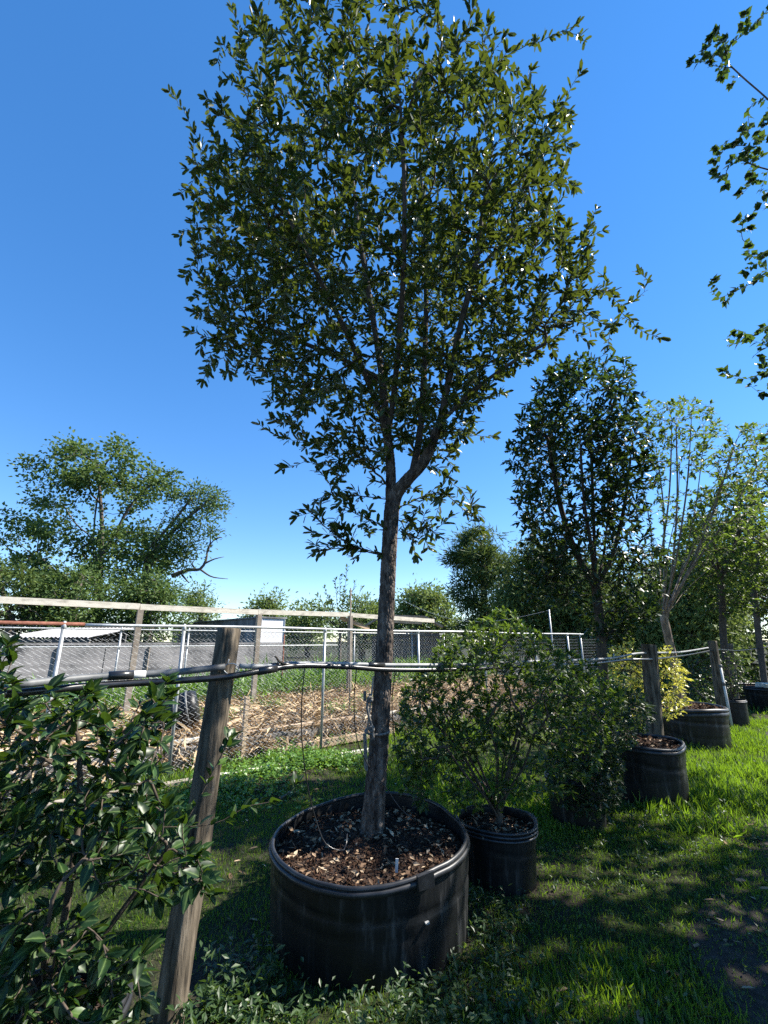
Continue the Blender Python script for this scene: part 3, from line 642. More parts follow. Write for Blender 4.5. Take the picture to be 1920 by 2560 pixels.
# ================================================================== POTS
def pot(center, r, h, label, wob=0.012, taper=0.9, rim_style='roll', tilt=(0, 0), seed=0, lip=0.03, fill=0.08, group='black nursery pots in a row'):
    cx, cy = center; z0 = -0.03; root = thing('nursery_pot', (cx, cy, 0), label, 'pot')
    def disp(R, A, Z):
        t = np.clip((Z - z0) / h, 0, 1); C = np.stack([np.cos(A) * 1.6, np.sin(A) * 1.6, Z * 1.1 + 0.5 * np.sin(A + seed)], -1)
        w = (fbm(C, seed) - 0.5) * 2 * wob + (vnoise(C * (3.2, 3.2, 0.9), seed + 5) - 0.5) * wob * 0.45
        w2 = 0.5 * wob * np.cos(2 * A + seed) + 0.3 * wob * np.cos(3 * A + 2 * seed)
        crease = -0.12 * wob * np.exp(-((t - 0.45 - 0.12 * np.sin(A + seed)) / 0.03) ** 2) - 0.35 * wob * np.exp(-((t - 0.75 + 0.08 * np.sin(A * 1 + 2)) / 0.025) ** 2)
        Z2 = Z + t * (tilt[0] * R * np.cos(A) + tilt[1] * R * np.sin(A)) + t * wob * 0.4 * np.sin(3 * A + seed)
        return R + w * np.minimum(1, 0.35 + t) + w2 + crease, Z2
    rb = r * taper
    out = [(rb * 0.98, z0), (rb, z0 + 0.02)] + [(rb + (r - rb) * t, z0 + 0.02 + (h - z0 - 0.02) * t) for t in np.linspace(0.04, 1, 26)]
    inn = [(r - 0.012, h)] + [(r - 0.014 - (r - rb) * t, h - (h - z0) * t) for t in np.linspace(0.03, 0.5, 10)]
    b = B(); b.lathe(out + inn, 96 if r > 0.4 else 64, (cx, cy, 0), disp); b.build('body', M['plastic'], root, True)
    a = np.arange(0, 13) / 12 * 2 * math.pi
    if rim_style == 'roll':
        prof = [(r - 0.010 + lip * 0.55 * math.cos(x), h - 0.004 + lip * 0.62 * math.sin(x)) for x in a]
        b = B(); b.lathe(prof, 96 if r > 0.4 else 64, (cx, cy, 0), disp); b.build('rim', M['rim_plastic'], root, True)
        prof = [(r + 0.001, h - lip * 2.0), (r + 0.011, h - lip * 1.9), (r + 0.011, h - lip * 0.7), (r + 0.001, h - lip * 0.6)]
        b = B(); b.lathe(prof, 96 if r > 0.4 else 64, (cx, cy, 0), disp); b.build('rim_band', M['rim_plastic'], root, True)
    else:
        for k in range(3):
            prof = [(r + 0.004 + 0.008 * math.cos(x), h - 0.004 - 0.024 * k + 0.009 * math.sin(x)) for x in a]
            b = B(); b.lathe(prof, 64, (cx, cy, 0), disp); b.build('rim_rib', M['rim_plastic'], root, True)
    return root
def mulch(center, r, z, n, label, rr, straw=0.06, mound=0.03, size=0.035, tilt=(0, 0), top=0.0):
    cx, cy = center; k = 14; m = 40; rad = np.linspace(0, r, k); an = np.arange(m) * 2 * math.pi / m
    R, A = np.meshgrid(rad, an, indexing='ij'); X = cx + R * np.cos(A); Y = cy + R * np.sin(A)
    def hz(x, y):
        q = np.sqrt((x - cx) ** 2 + (y - cy) ** 2) / r
        return z + mound * (1 - q * q) + (fbm(np.stack([x * 7, y * 7, 0 * x], -1), 2) - 0.5) * 0.05 + tilt[0] * (x - cx) + tilt[1] * (y - cy)
    b = B(); i = np.arange(k - 1)[:, None] * m; j = np.arange(m)[None]; j2 = (j + 1) % m
    b.raw(np.stack([X, Y, hz(X, Y)], -1).reshape(-1, 3), quads=np.stack([i + j, i + m + j, i + m + j2, i + j2], -1).reshape(-1, 4))
    so = tag(b.build('potting_soil', M['soil'], smooth=True), label, 'soil', kind='stuff')
    q = r * np.sqrt(rr.uniform(0, 0.96, n)); t = rr.uniform(0, 6.283, n); x, y = cx + q * np.cos(t), cy + q * np.sin(t)
    b = B(); b.leaves(T_TRI, np.stack([x, y, hz(x, y) + rr.uniform(0, 0.018, n)], 1), rr.normal(0, 1, (n, 3)) * (1, 1, 0.35), rr.normal(0, 0.55, (n, 3)) + (0, 0, 1), size * rr.uniform(0.4, 1.4, n), rr.beta(1.3, 2.6, n))
    b.build('mulch_chips', M['chip'], so)['kind'] = 'stuff'
    n2 = int(n * straw); q = r * np.sqrt(rr.uniform(0, 0.96, n2)); t = rr.uniform(0, 6.283, n2); x, y = cx + q * np.cos(t), cy + q * np.sin(t)
    b = B(); b.leaves(T_SMALL, np.stack([x, y, hz(x, y) + rr.uniform(0.008, 0.025, n2)], 1), rr.normal(0, 1, (n2, 3)) * (1, 1, 0.3), rr.normal(0, 0.6, (n2, 3)) + (0, 0, 1), rr.uniform(0.025, 0.06, n2), rr.beta(2.5, 1.5, n2))
    b.build('dead_leaves', M['litter'], so)['kind'] = 'stuff'
    return so
PR = np.random.RandomState(5)
C1 = (-0.085, 3.37)
p1 = pot(C1, 0.62, 0.475, 'huge black plastic pot holding the tall oak tree in the foreground', 0.026, 0.965, tilt=(0.015, 0.05), seed=4, lip=0.021)
mulch(C1, 0.585, 0.385, 9000, 'dark bark mulch and dead leaves inside the huge foreground pot', PR, 0.06, 0.03, 0.022, tilt=(0.012, 0.045))
# folded rim flap, scuffs and holes of the big pot
def pot1_pt(ang, z, out=0.0):
    t = (z + 0.03) / 0.475; r = 0.62 * (0.955 + 0.045 * t) + out
    return np.array((C1[0] + r * math.cos(ang), C1[1] + r * math.sin(ang), z + t * (0.015 * r * math.cos(ang) + 0.05 * r * math.sin(ang))))
a0 = math.radians(-62)
b = B(); b.obox(pot1_pt(a0 - 0.07, 0.465, 0.017), pot1_pt(a0 + 0.08, 0.468, 0.017), 0.016, 0.07, jit=0.004); b.build('rim_clip', M['rim_plastic'], p1)
for ang, z, s in ((-60, 0.26, 0.018),):
    q = pot1_pt(math.radians(ang), z, 0.006); tn = np.array((-math.sin(math.radians(ang)), math.cos(math.radians(ang)), 0.25))
    b = B(); b.obox(q - tn * s / 2, q + tn * s / 2, 0.012, s * 0.55, jit=0.003); b.build('scuff', M['wound'], p1)
C2 = (0.845, 3.90)
pot(C2, 0.285, 0.37, 'medium black pot with ribbed rim under the loose leafy shrub', 0.012, 0.9, 'rib', seed=8, tilt=(0.02, 0))
mulch(C2, 0.265, 0.31, 700, 'mulch in the medium pot with ribbed rim', PR, 0.2, 0.02, 0.03)
C3 = (1.86, 4.95)
pot(C3, 0.27, 0.40, 'small black pot almost hidden by the dense dark shrub', 0.006, 0.88, 'roll', seed=9, lip=0.02)
mulch(C3, 0.25, 0.34, 200, 'soil in the pot under the dense dark shrub', PR)
C4 = (2.93, 5.68)
pot(C4, 0.42, 0.56, 'tall black pot with reddish mulch beside the dense dark shrub', 0.022, 0.92, 'roll', seed=2, lip=0.028, tilt=(0.02, 0.02))
mulch(C4, 0.39, 0.52, 1400, 'reddish bark mulch in the tall pot beside the dark shrub', PR, 0.1, 0.03, 0.045)
C5 = (5.2, 8.35)
pot(C5, 0.56, 0.57, 'wide black pot with a floppy rim holding the crape myrtle', 0.03, 0.93, 'roll', seed=6, lip=0.05)
mulch(C5, 0.52, 0.53, 1600, 'pale dry mulch in the wide floppy-rimmed pot', PR, 0.3, 0.06, 0.06)
C6 = (7.12, 9.95)
pot(C6, 0.24, 0.5, 'narrow black pot standing just behind the wide floppy-rimmed pot', 0.006, 0.9, 'roll', seed=3, lip=0.022)
C7 = (9.9, 12.3)
pot(C7, 0.75, 0.55, 'wide black pot at the far right edge beyond the second post', 0.02, 0.95, 'roll', seed=7, lip=0.04)
mulch(C7, 0.7, 0.5, 300, 'mulch in the wide pot at the far right edge', PR, 0.2, 0.03, 0.07)
CH = (-1.18, 1.98)
pot(CH, 0.26, 0.42, 'black pot rim low behind the glossy holly leaves', 0.005, 0.9, 'roll', seed=12, lip=0.02)
mulch(CH, 0.235, 0.35, 300, 'soil in the pot under the glossy holly shrub', PR)
b = B(); q = np.array((C7[0] - 0.25, C7[1] - 0.3, 0.60)); b.obox(q - (0.35, 0.1, 0), q + (0.35, -0.05, 0), 0.3, 0.09, jit=0.02); tag(b.build('stone_slab', M['pale_wood']), 'pale flat slab lying on the far right pot', 'slab')

# ================================================================== WOODEN POSTS, PIPES, DRIP LINES
def post(base, top, r, label, seed):
    P = np.linspace(0, 1, 40)[:, None] * (np.asarray(top) - base) + base
    def dsp(P_, ang):
        C = np.stack([np.repeat(np.cos(ang)[None] * 6, len(P_), 0), np.repeat(np.sin(ang)[None] * 6, len(P_), 0), np.repeat(P_[:, 2][:, None] * 1.6, len(ang), 1)], -1)
        return (fbm(C, seed) - 0.5) * 0.018 - 0.010 * np.maximum(0, vnoise(C * (1.5, 1.5, 0.35), seed + 3) - 0.68) * 8 * 0.4
    b = B(); b.tube(P, np.linspace(r * 1.04, r * 0.97, 40), 36, True, disp=dsp)
    return tag(b.build('wooden_post', M['post_wood'], smooth=True), label, 'post')
PB1 = atz(432, 2570, -0.1); post(np.array((-0.965, 2.55, -0.1)), at(574, 1571, 2.68), 0.066, 'thick round timber post leaning beside the huge pot', 1)
P2B = np.array((at(1608, 1700, 6.45)[0], 6.45, -0.1)); post(P2B, at(1622, 1611, 6.45), 0.098, 'stout round post standing against the yellow shrub', 2)
P3B = np.array((at(1786, 1700, 9.45)[0], 9.45, -0.1)); post(P3B, at(1781, 1602, 9.45), 0.078, 'slim timber post with a white riser pipe behind the wide pot', 3)
P4B = np.array((at(1824, 1700, 11.6)[0], 11.6, -0.1)); post(P4B, at(1822, 1609, 11.6), 0.085, 'short far post right of the white riser pipe', 4)
b = B(); q = np.array((P3B[0] + 0.115, P3B[1] - 0.07, 0)); rz = thing('riser_pipe', q, 'white upright riser pipe strapped to the slim post', 'pipe')
b.tube([q, q + (0, 0, 1.2)], 0.026, 12); b.build('pipe', M['pale_pipe'], rz, True)
for z in (0.85, 1.18): b = B(); b.tube([q + (0, 0, z - 0.03), q + (0, 0, z + 0.03)], 0.034, 12); b.build('coupling', M['conduit'], rz, True)
# black supply pipe and grey conduit along the posts
sup = [at(15, 1735, 1.96), at(240, 1714, 2.25), at(440, 1702, 2.46), at(565, 1692, 2.56), at(690, 1671, 2.78), at(760, 1664, 2.95), at(880, 1668, 3.2), at(960, 1674, 3.40), at(1080, 1675, 3.70), at(1200, 1672, 4.05), at(1330, 1664, 4.6), at(1460, 1661, 5.35), at(1560, 1650, 6.0), at(1625, 1648, 6.30), at(1700, 1640, 7.5), at(1770, 1628, 9.25), at(1800, 1624, 10.2), at(1850, 1626, 11.5), at(1930, 1616, 14.0)]
SUP = resample(sup, 0.06)
b = B(); b.tube(SUP, 0.0165, 12); line = tag(b.build('supply_pipe', M['pipe'], smooth=True), 'black irrigation pipe strung from post to post across the scene', 'pipe')
con = [at(40, 1712, 1.94), at(240, 1692, 2.24), at(420, 1682, 2.44), at(562, 1667, 2.58)]
CON = resample(con, 0.05); b = B(); b.tube(CON, 0.0165, 12); cd = tag(b.build('conduit_pipe', M['conduit'], smooth=True), 'grey conduit lying above the black pipe left of the post', 'pipe')
con2 = [at(600, 1667, 2.62), at(660, 1668, 2.74), at(760, 1661, 2.98), at(880, 1662, 3.20), at(960, 1664, 3.40), at(1080, 1664, 3.70), at(1200, 1662, 4.05), at(1330, 1655, 4.6), at(1440, 1652, 5.2), at(1530, 1646, 5.8), at(1600, 1634, 6.26), at(1700, 1631, 7.45), at(1770, 1620, 9.2)]
CON2 = resample([p + np.array((0, 0, 0.004)) for p in con2], 0.06); b = B(); b.tube(CON2, 0.0135, 12); c2 = tag(b.build('conduit_pipe', M['mid_pipe'], smooth=True), 'pale grey conduit riding on the black pipe past the oak trunk', 'pipe')
def sleeve(parent, P, i, j, r, mat, name='sleeve'):
    b = B(); b.tube(P[i:j], r, 12); return b.build(name, mat, parent, True)
n_ = len(CON); sleeve(cd, CON, int(n_ * 0.40), int(n_ * 0.40) + 3, 0.021, M['pipe']); sleeve(cd, CON, int(n_ * 0.47), int(n_ * 0.47) + 3, 0.0185, M['pale_pipe'], 'pale_tape')
n_ = len(CON2); sleeve(c2, CON2, 3, 7, 0.0165, M['pipe']); 
jj = int(np.argmin(np.abs(CON2[:, 0] + 0.12))); sleeve(c2, CON2, jj, jj + 3, 0.0165, M['pipe']); jj = int(np.argmin(np.abs(CON2[:, 0] - 0.42))); sleeve(c2, CON2, jj, jj + 3, 0.019, M['cloth'], 'tie_wire')
sleeve(line, SUP, int(np.argmin(np.abs(SUP[:, 0] + 0.70))), int(np.argmin(np.abs(SUP[:, 0] + 0.70))) + 3, 0.022, M['pipe'], 'coupling')
b = B(); c = at(578, 1672, 2.60); ang = np.linspace(0, 6.283, 20); b.tube([c + np.array((0.04 * math.cos(t), -0.004 * math.sin(t), 0.028 * math.sin(t))) for t in ang], 0.003, 5)
b.tube([c + (-0.02, -0.01, 0.02), c + (-0.012, -0.015, 0.05)], 0.003, 5); tag(b.build('tie_wire', M['wire'], smooth=True), 'twist of wire tying the pipes to the leaning post', 'wire')
def drip(pts, label, r=0.0035):
    b = B(); b.tube(resample(pts, 0.04), r, 6); return tag(b.build('drip_tube', M['pipe'], smooth=True), label, 'drip tube')
drip([at(762, 1668, 2.95), at(754, 1760, 2.98), at(755, 1850, 3.02), at(768, 1960, 3.08), at(790, 2050, 3.12), at(815, 2110, 3.13), at(860, 2125, 3.17), at(868, 2085, 3.25)], 'thin black drip tube hanging into the left of the huge pot')
drip([at(891, 1672, 3.22), at(885, 1760, 3.30), at(893, 1850, 3.36), at(925, 1920, 3.40), at(962, 1965, 3.42), at(1000, 2020, 3.44), at(1040, 2055, 3.45)], 'thin black drip tube crossing the lower oak trunk')
drip([at(988, 1676, 3.46), at(980, 1760, 3.55), at(990, 1880, 3.62), at(1010, 1960, 3.7), at(1060, 2000, 3.75)], 'thin black drip tube hanging right of the oak trunk')
drip([at(1720, 1700, 8.0), at(1745, 1730, 8.1), at(1776, 1757, 8.2)], 'thin drip tube slanting into the wide floppy-rimmed pot', 0.005)
# small lizard basking on the pipe: one body, then its legs and tail belong to the same skin
def lizard():
    c = at(700, 1664, 2.80); back = unit(CON2[9] - CON2[4])
    f = -back; side = unit(np.cross(f, (0, 0, 1)))
    q = lambda s, z, w=0: c + back * s + np.array((0, 0, z)) + side * w
    b = B()
    sp = [q(-0.045, 0.050), q(-0.040, 0.0515), q(-0.034, 0.050), q(-0.027, 0.045), q(-0.022, 0.0385), q(-0.014, 0.030), q(-0.004, 0.022), q(0.008, 0.015), q(0.016, 0.0115), q(0.03, 0.008), q(0.055, 0.005), q(0.09, 0.003), q(0.12, 0.001)]
    b.tube(resample(sp, 0.003), np.interp(np.linspace(0, 1, len(resample(sp, 0.003))), [0, 0.04, 0.1, 0.17, 0.22, 0.3, 0.42, 0.5, 0.6, 0.75, 1], [0.0012, 0.004, 0.0062, 0.006, 0.0048, 0.0078, 0.0085, 0.0065, 0.0042, 0.0026, 0.0008]), 12)
    for s, z, k in ((-0.016, 0.030, -1), (-0.016, 0.030, 1), (0.010, 0.014, -1), (0.010, 0.014, 1)):
        a0_ = q(s, z, 0.003 * k); a1_ = q(s + (0.006 if s < 0 else -0.010), z - (0.012 if s < 0 else -0.001), 0.012 * k); a2_ = q(s - 0.002, 0.004 if s > 0 else 0.006, 0.010 * k)
        b.tube([a0_, a1_, a2_], [0.003, 0.0022, 0.0016], 6)
        for e in (-0.004, 0.0, 0.004): b.tube([a2_, a2_ - back * 0.007 + side * e], [0.0012, 0.0005], 4)
    return tag(b.build('lizard', M['lizard'], smooth=True), 'small dark brown lizard with raised head basking on the pipe', 'lizard')
lizard()

# ================================================================== THE OAK IN THE BIG POT
def px_targets(poly, Y0, Y1, n, r):
    poly = np.array(poly, float); lo, hi = poly.min(0), poly.max(0); out = []
    while len(out) < n:
        p = r.uniform(lo, hi); c = False; j = len(poly) - 1
        for i in range(len(poly)):
            if (poly[i, 1] > p[1]) != (poly[j, 1] > p[1]) and p[0] < (poly[j, 0] - poly[i, 0]) * (p[1] - poly[i, 1]) / (poly[j, 1] - poly[i, 1]) + poly[i, 0]: c = not c
            j = i
        if c: out.append(at(p[0], p[1], r.uniform(Y0, Y1)))
    return out
r1 = np.random.RandomState(21)
oak = thing('oak_tree', (-0.08, 3.5, 0.40), 'tall live oak with dense glossy crown growing in the huge pot', 'tree')
tb = at(928, 2100, 3.48); trunk_line = [tb, at(944, 1900, 3.50), at(957, 1700, 3.53), at(967, 1500, 3.55), at(974, 1360, 3.56), at(984, 1250, 3.57)]
fork = trunk_line[-1]
limbs = [trunk_line,
         [fork, at(976, 1180, 3.60), at(968, 1080, 3.63), at(955, 950, 3.68), at(930, 780, 3.75), at(900, 600, 3.8), at(880, 430, 3.85)],
         [fork, at(1018, 1200, 3.53), at(1062, 1150, 3.47), at(1098, 1060, 3.42), at(1122, 950, 3.36), at(1150, 820, 3.28), at(1190, 650, 3.2), at(1215, 450, 3.15)],
         [at(1030, 1190, 3.52), at(1050, 1080, 3.62), at(1060, 930, 3.78), at(1065, 760, 3.95), at(1060, 560, 4.1), at(1050, 380, 4.2)],
         [at(968, 1080, 3.63), at(930, 980, 3.55), at(880, 860, 3.42), at(810, 720, 3.25), at(730, 560, 3.1), at(670, 400, 3.0)],
         [at(968, 1100, 3.62), at(985, 980, 3.45), at(1000, 820, 3.2), at(1010, 640, 2.95), at(1010, 430, 2.75), at(1000, 250, 2.65)],
         [at(1098, 1060, 3.42), at(1180, 980, 3.4), at(1290, 900, 3.38), at(1400, 840, 3.36)],
         [at(955, 950, 3.68), at(860, 900, 3.8), at(740, 850, 3.85), at(620, 800, 3.85)]]
rows = [(1215, 850, 1150), (1150, 790, 1180), (1080, 730, 1190), (1000, 710, 1215), (940, 670, 1240), (890, 560, 1290), (830, 500, 1420), (750, 500, 1470), (650, 490, 1455), (550, 480, 1440), (450, 485, 1420), (350, 520, 1390), (250, 600, 1330), (170, 760, 1200)]
sk = Skel(limbs, 0.07)
tg = np.vstack([in_outline(rows, 3.58, 1500, r1, ry=0.8, fill=0.12, rmax=1.35, clump=0.4, cs=2.3), in_outline([q for q in rows if 420 < q[0] < 1160], 3.58, 1250, r1, ry=0.85, fill=0.05, rmax=1.35, clump=0.35, cs=2.6)])
tg = list(tg) + px_targets([(480, 700), (470, 830), (500, 930), (560, 940), (650, 900), (690, 960), (645, 1060), (700, 1120), (780, 1060), (800, 900), (700, 700)], 3.1, 4.0, 100, r1) + px_targets([(1250, 650), (1450, 600), (1540, 730), (1590, 820), (1420, 870), (1260, 930), (1270, 1000), (1150, 1000), (1200, 800)], 3.0, 3.9, 110, r1) + px_targets([(760, 1130), (800, 1020), (900, 1100), (930, 1190), (830, 1200)], 3.3, 3.8, 40, r1) + px_targets([(660, 900), (1000, 860), (1230, 890), (1180, 1080), (1010, 1140), (760, 1130), (690, 1000)], 3.1, 4.0, 190, r1)
sk.grow(tg, r1, 0.07, 0.12, 0.7)
sprigs = [(425, 225, 3.2), (470, 420, 3.3), (455, 480, 3.4), (450, 590, 3.4), (465, 690, 3.5), (480, 830, 3.5), (510, 945, 3.5), (650, 1060, 3.4), (690, 1085, 3.5), (705, 1170, 3.45), (740, 1160, 3.4), (1505, 575, 3.3), (1490, 520, 3.3), (1600, 680, 3.3), (1610, 728, 3.3), (1560, 760, 3.4), (1648, 838, 3.35), (1520, 860, 3.4), (1460, 100, 2.9), (1440, 60, 2.9), (1450, 180, 2.9), (1400, 420, 3.1), (1180, 1260, 3.4), (1110, 1180, 3.4), (1260, 980, 3.5), (1230, 1090, 3.5), (1370, 500, 3.1), (1455, 640, 3.2), (580, 20, 2.8), (640, -20, 2.7), (700, 0, 2.7), (560, 110, 2.9), (545, 150, 2.9)]
sk.grow([at(x, y, Y) for x, y, Y in sprigs], r1, 0.06, 0.12, 0.6, droop=0.05)
for x, y, Y, pts in ((963, 1390, 3.56, [(905, 1375), (850, 1345), (805, 1310), (772, 1275)]), (963, 1388, 3.56, [(900, 1372), (830, 1372), (790, 1382)]), (972, 1330, 3.56, [(930, 1300), (890, 1285), (862, 1262)]),
                     (1000, 1290, 3.56, [(1015, 1330), (1040, 1345), (1062, 1310), (1090, 1338)]), (1000, 1270, 3.56, [(1060, 1240), (1110, 1235), (1160, 1275), (1185, 1290)]), (980, 1250, 3.56, [(900, 1240), (830, 1235), (790, 1250)])):
    L = [at(x, y, Y)] + [at(a, c, Y - 0.06 * (i + 1)) for i, (a, c) in enumerate(pts)]
    sk.add_poly(resample(L, 0.05), 'near', 1)
    for i in range(2, len(L)):
        for _ in range(2):
            base = L[i - 1]; sk.add_poly(resample([base, base + unit(L[i] - L[i - 1] + r1.normal(0, 0.12, 3)) * 0.10, base + unit(L[i] - L[i - 1] + r1.normal(0, 0.15, 3)) * 0.2], 0.05), 'near', 1)
sk.finish(0.066, 0.0022)
# trunk with furrowed bark up into the fork
def bark(P_, ang):
    C = np.stack([np.repeat((np.cos(ang) * 3.4)[None], len(P_), 0), np.repeat((np.sin(ang) * 3.4)[None], len(P_), 0), np.repeat((P_[:, 2] * 11)[:, None], len(ang), 1)], -1)
    w = C + 0.5 * (np.stack([vnoise(C * 1.3, 31), vnoise(C * 1.3, 37), vnoise(C * 1.3, 41)], -1) - 0.5)
    w1 = np.clip(worley(w * (1.15, 1.15, 1.25), 51) / 0.22, 0, 1); w2 = np.clip(worley(w * (2.6, 2.6, 3.4), 57) / 0.25, 0, 1)
    return 0.0105 * w1 ** 0.7 + 0.0035 * w2 + 0.003 * (vnoise(C * 7, 61) - 0.5) - 0.010
TL = resample(trunk_line + [at(1018, 1200, 3.53), at(1062, 1150, 3.47), at(1098, 1060, 3.42)], 0.0065)
rad = np.interp(TL[:, 2], [0.3, 0.46, 0.6, 1.4, 2.2, 2.75, 3.0, 3.4], [0.10, 0.080, 0.070, 0.062, 0.058, 0.060, 0.044, 0.033])
b = B(); b.tube(TL, rad, 96, True, disp=bark); trk = b.build('trunk', M['oak_bark'], oak, True)
TL2 = resample([at(978, 1290, 3.56), at(977, 1220, 3.585), at(976, 1160, 3.605), at(968, 1080, 3.63), at(960, 1000, 3.655)], 0.012)
b = B(); b.tube(TL2, np.linspace(0.046, 0.030, len(TL2)), 40, True, disp=bark); b.build('limb', M['oak_bark'], oak, True)
b = B(); sk.wood(b, zcut=3.35); b.build('branches', M['twig'], oak, True)
Lf = sk.leafset(r1, 0.0082, 0.0165, 0.080, 0.85, 0.5, 6)
put_leaves(oak, T_OAK, M['oak_leaf'], Lf, r1, 300)
print('oak leaves', len(Lf[0]))
# cloth ties and flat stake at the trunk
st = thing('tree_stake', at(905, 1960, 3.5), 'flat grey strip of board tied against the left of the oak trunk', 'stake')
b = B(); b.obox(at(934, 1690, 3.47), at(918, 1830, 3.44), 0.012, 0.035, up=(0, -1, 0.2)); b.build('upper_strip', M['grey_wood'], st)
b = B(); b.obox(at(912, 1835, 3.42), at(915, 1925, 3.42), 0.012, 0.055, up=(0.3, -1, 0.1)); b.build('lower_strip', M['cloth'], st)
tie = thing('cloth_tie', at(925, 1830, 3.42), 'twisted grey cloth tie knotted round the oak trunk', 'tie')
b = B(); b.tube(resample([at(926, 1735, 3.42), at(918, 1760, 3.40), at(922, 1790, 3.40), at(930, 1815, 3.40), at(934, 1850, 3.40)], 0.015), 0.009, 8); b.build('strap', M['cloth'], tie, True)
for (x, y) in ((925, 1748), (929, 1822)):
    b = B(); c = at(x, y, 3.40); V = ellipsoid(c, (0.016, 0.014, 0.02), 1, r1)
    t = np.linspace(0, 6.283, 14); b.tube([c + np.array((0.013 * math.cos(a), 0.006 * math.sin(2 * a), 0.015 * math.sin(a))) for a in t], 0.010, 8); b.build('knot', M['cloth'], tie, True)
b = B(); a = np.linspace(0, 6.283, 30); c = at(930, 1826, 3.52)
b.tube([np.array((at(943, 1826, 3.50)[0] + 0.084 * math.cos(t), 3.50 + 0.084 * math.sin(t), c[2] + 0.01 * math.sin(t))) for t in a], 0.008, 8); b.build('loop', M['cloth'], tie, True)
b = B(); b.obox(at(912, 1728, 3.46), at(912, 1752, 3.46), 0.035, 0.02); b.build('strap_end', M['cloth'], tie)
# small rooted tag in the mulch
b = B(); q = at(991, 2165, 2.93); b.obox(q - (0, 0, 0.03), q + (0.004, 0, 0.035), 0.004, 0.016); tag(b.build('plant_tag', M['pale_pipe']), 'small pale plastic tag stuck in the mulch of the huge pot', 'tag')

# ================================================================== SHRUBS IN THE ROW
# glossy holly, left foreground
r2 = np.random.RandomState(33)
hol = thing('holly_shrub', (CH[0], CH[1], 0.35), 'glossy dark green holly shrub filling the left foreground', 'shrub')
hb = np.array((CH[0], CH[1], 0.33))
hl = [[hb, hb + (0.02, 0.0, 0.3), hb + (-0.02, 0.05, 0.7), hb + (-0.1, 0.05, 1.05)],
      [hb + (0, 0, 0.08), hb + (0.2, 0.05, 0.35), hb + (0.38, 0.12, 0.62), hb + (0.5, 0.2, 0.9)],
      [hb + (0, 0, 0.08), hb + (-0.2, 0.02, 0.3), hb + (-0.42, 0.0, 0.6), hb + (-0.55, 0.02, 1.0)],
      [hb + (0, 0, 0.15), hb + (0.08, -0.18, 0.35), hb + (0.15, -0.3, 0.55)],
      [hb + (0, 0, 0.1), hb + (-0.1, -0.2, 0.3), hb + (-0.2, -0.32, 0.55)]]
sk = Skel(hl, 0.05)
tg = []
tg += px_targets([(-150, 1560), (20, 1610), (60, 1740), (200, 1700), (330, 1760), (420, 1690), (445, 1750), (400, 1840), (410, 1960), (470, 2060), (510, 2120), (520, 2200), (420, 2260), (330, 2240), (200, 2200), (-200, 2250)], 1.72, 2.3, 560, r2)
tg += px_targets([(-120, 2250), (240, 2300), (330, 2420), (370, 2500), (380, 2600), (-100, 2620)], 1.62, 1.95, 150, r2)
sk.grow(tg, r2, 0.05, 0.14, 0.5)
sk.add_poly(resample([at(250, 2075, 2.1), at(400, 2068, 2.2), at(500, 2065, 2.25), at(560, 2050, 2.28), at(620, 2015, 2.3), at(700, 2000, 2.33), at(740, 1962, 2.35)], 0.05), 'near', 1)
sk.add_poly(resample([at(420, 2160, 2.0), at(480, 2215, 1.95), at(520, 2235, 1.92)], 0.05), 'near', 1)
sk.add_poly(resample([at(260, 2440, 1.75), at(310, 2410, 1.72), at(350, 2390, 1.7)], 0.05), 'near', 1)
sk.finish(0.022, 0.0022)
b = B(); sk.wood(b, sides=(5, 7, 10)); b.build('branches', M['twig'], hol, True)
Lh = sk.leafset(r2, 0.0055, 0.022, 0.062, 0.8, 0.6, 7)
put_leaves(hol, T_HOLLY, M['holly_leaf'], Lh, r2, 300, r2.beta(1.6, 2.8, len(Lh[0])))
print('holly leaves', len(Lh[0]))

def stems(base, n, spread, h, r, lean=0.25):
    out = [[base, base + np.array((0, 0, 0.04)), base + np.array((0.005, 0, 0.08))]]
    for k in range(n):
        a = k * 2.4 + r.uniform(-0.4, 0.4); q = spread * r.uniform(0.35, 1.0); d = np.array((math.cos(a), math.sin(a), 0)); hh = h * r.uniform(0.75, 1.1)
        out.append([base + (0, 0, 0.03 + 0.05 * r.rand()), base + d * q * 0.25 + (0, 0, hh * 0.35), base + d * q * 0.6 + (0, 0, hh * 0.68) + r.normal(0, 0.02, 3), base + d * q + (0, 0, hh)])
    return out
# loose shrub in the ribbed pot
r3 = np.random.RandomState(44)
bx = np.array((C2[0] + 0.02, C2[1], 0.32)); shb = thing('loose_shrub', bx, 'loose multi-stemmed green shrub with bare stems in the ribbed pot', 'shrub')
sk = Skel(stems(bx, 16, 0.62, 0.75, r3), 0.05)
tg = px_targets([(985, 1850), (1010, 1720), (1060, 1680), (1100, 1600), (1180, 1560), (1260, 1540), (1330, 1570), (1400, 1620), (1480, 1660), (1540, 1700), (1560, 1780), (1500, 1850), (1380, 1870), (1270, 1850), (1150, 1890), (1020, 1950)], 3.5, 4.5, 1150, r3)
tg += px_targets([(1200, 1560), (1240, 1520), (1300, 1530), (1310, 1570)], 3.8, 4.1, 14, r3) + px_targets([(1010, 1860), (1100, 1890), (1060, 2030), (1010, 1990)], 3.6, 4.0, 50, r3) + px_targets([(1040, 1880), (1540, 1830), (1470, 1950), (1380, 2020), (1300, 1990), (1150, 2040)], 3.55, 4.4, 170, r3)
sk.grow(tg, r3, 0.05, 0.14, 0.6); sk.finish(0.03, 0.0017)
b = B(); sk.wood(b, sides=(4, 6, 8)); b.build('branches', M['twig'], shb, True)
L = sk.leafset(r3, 0.0048, 0.012, 0.053, 0.85, 0.5, 10)
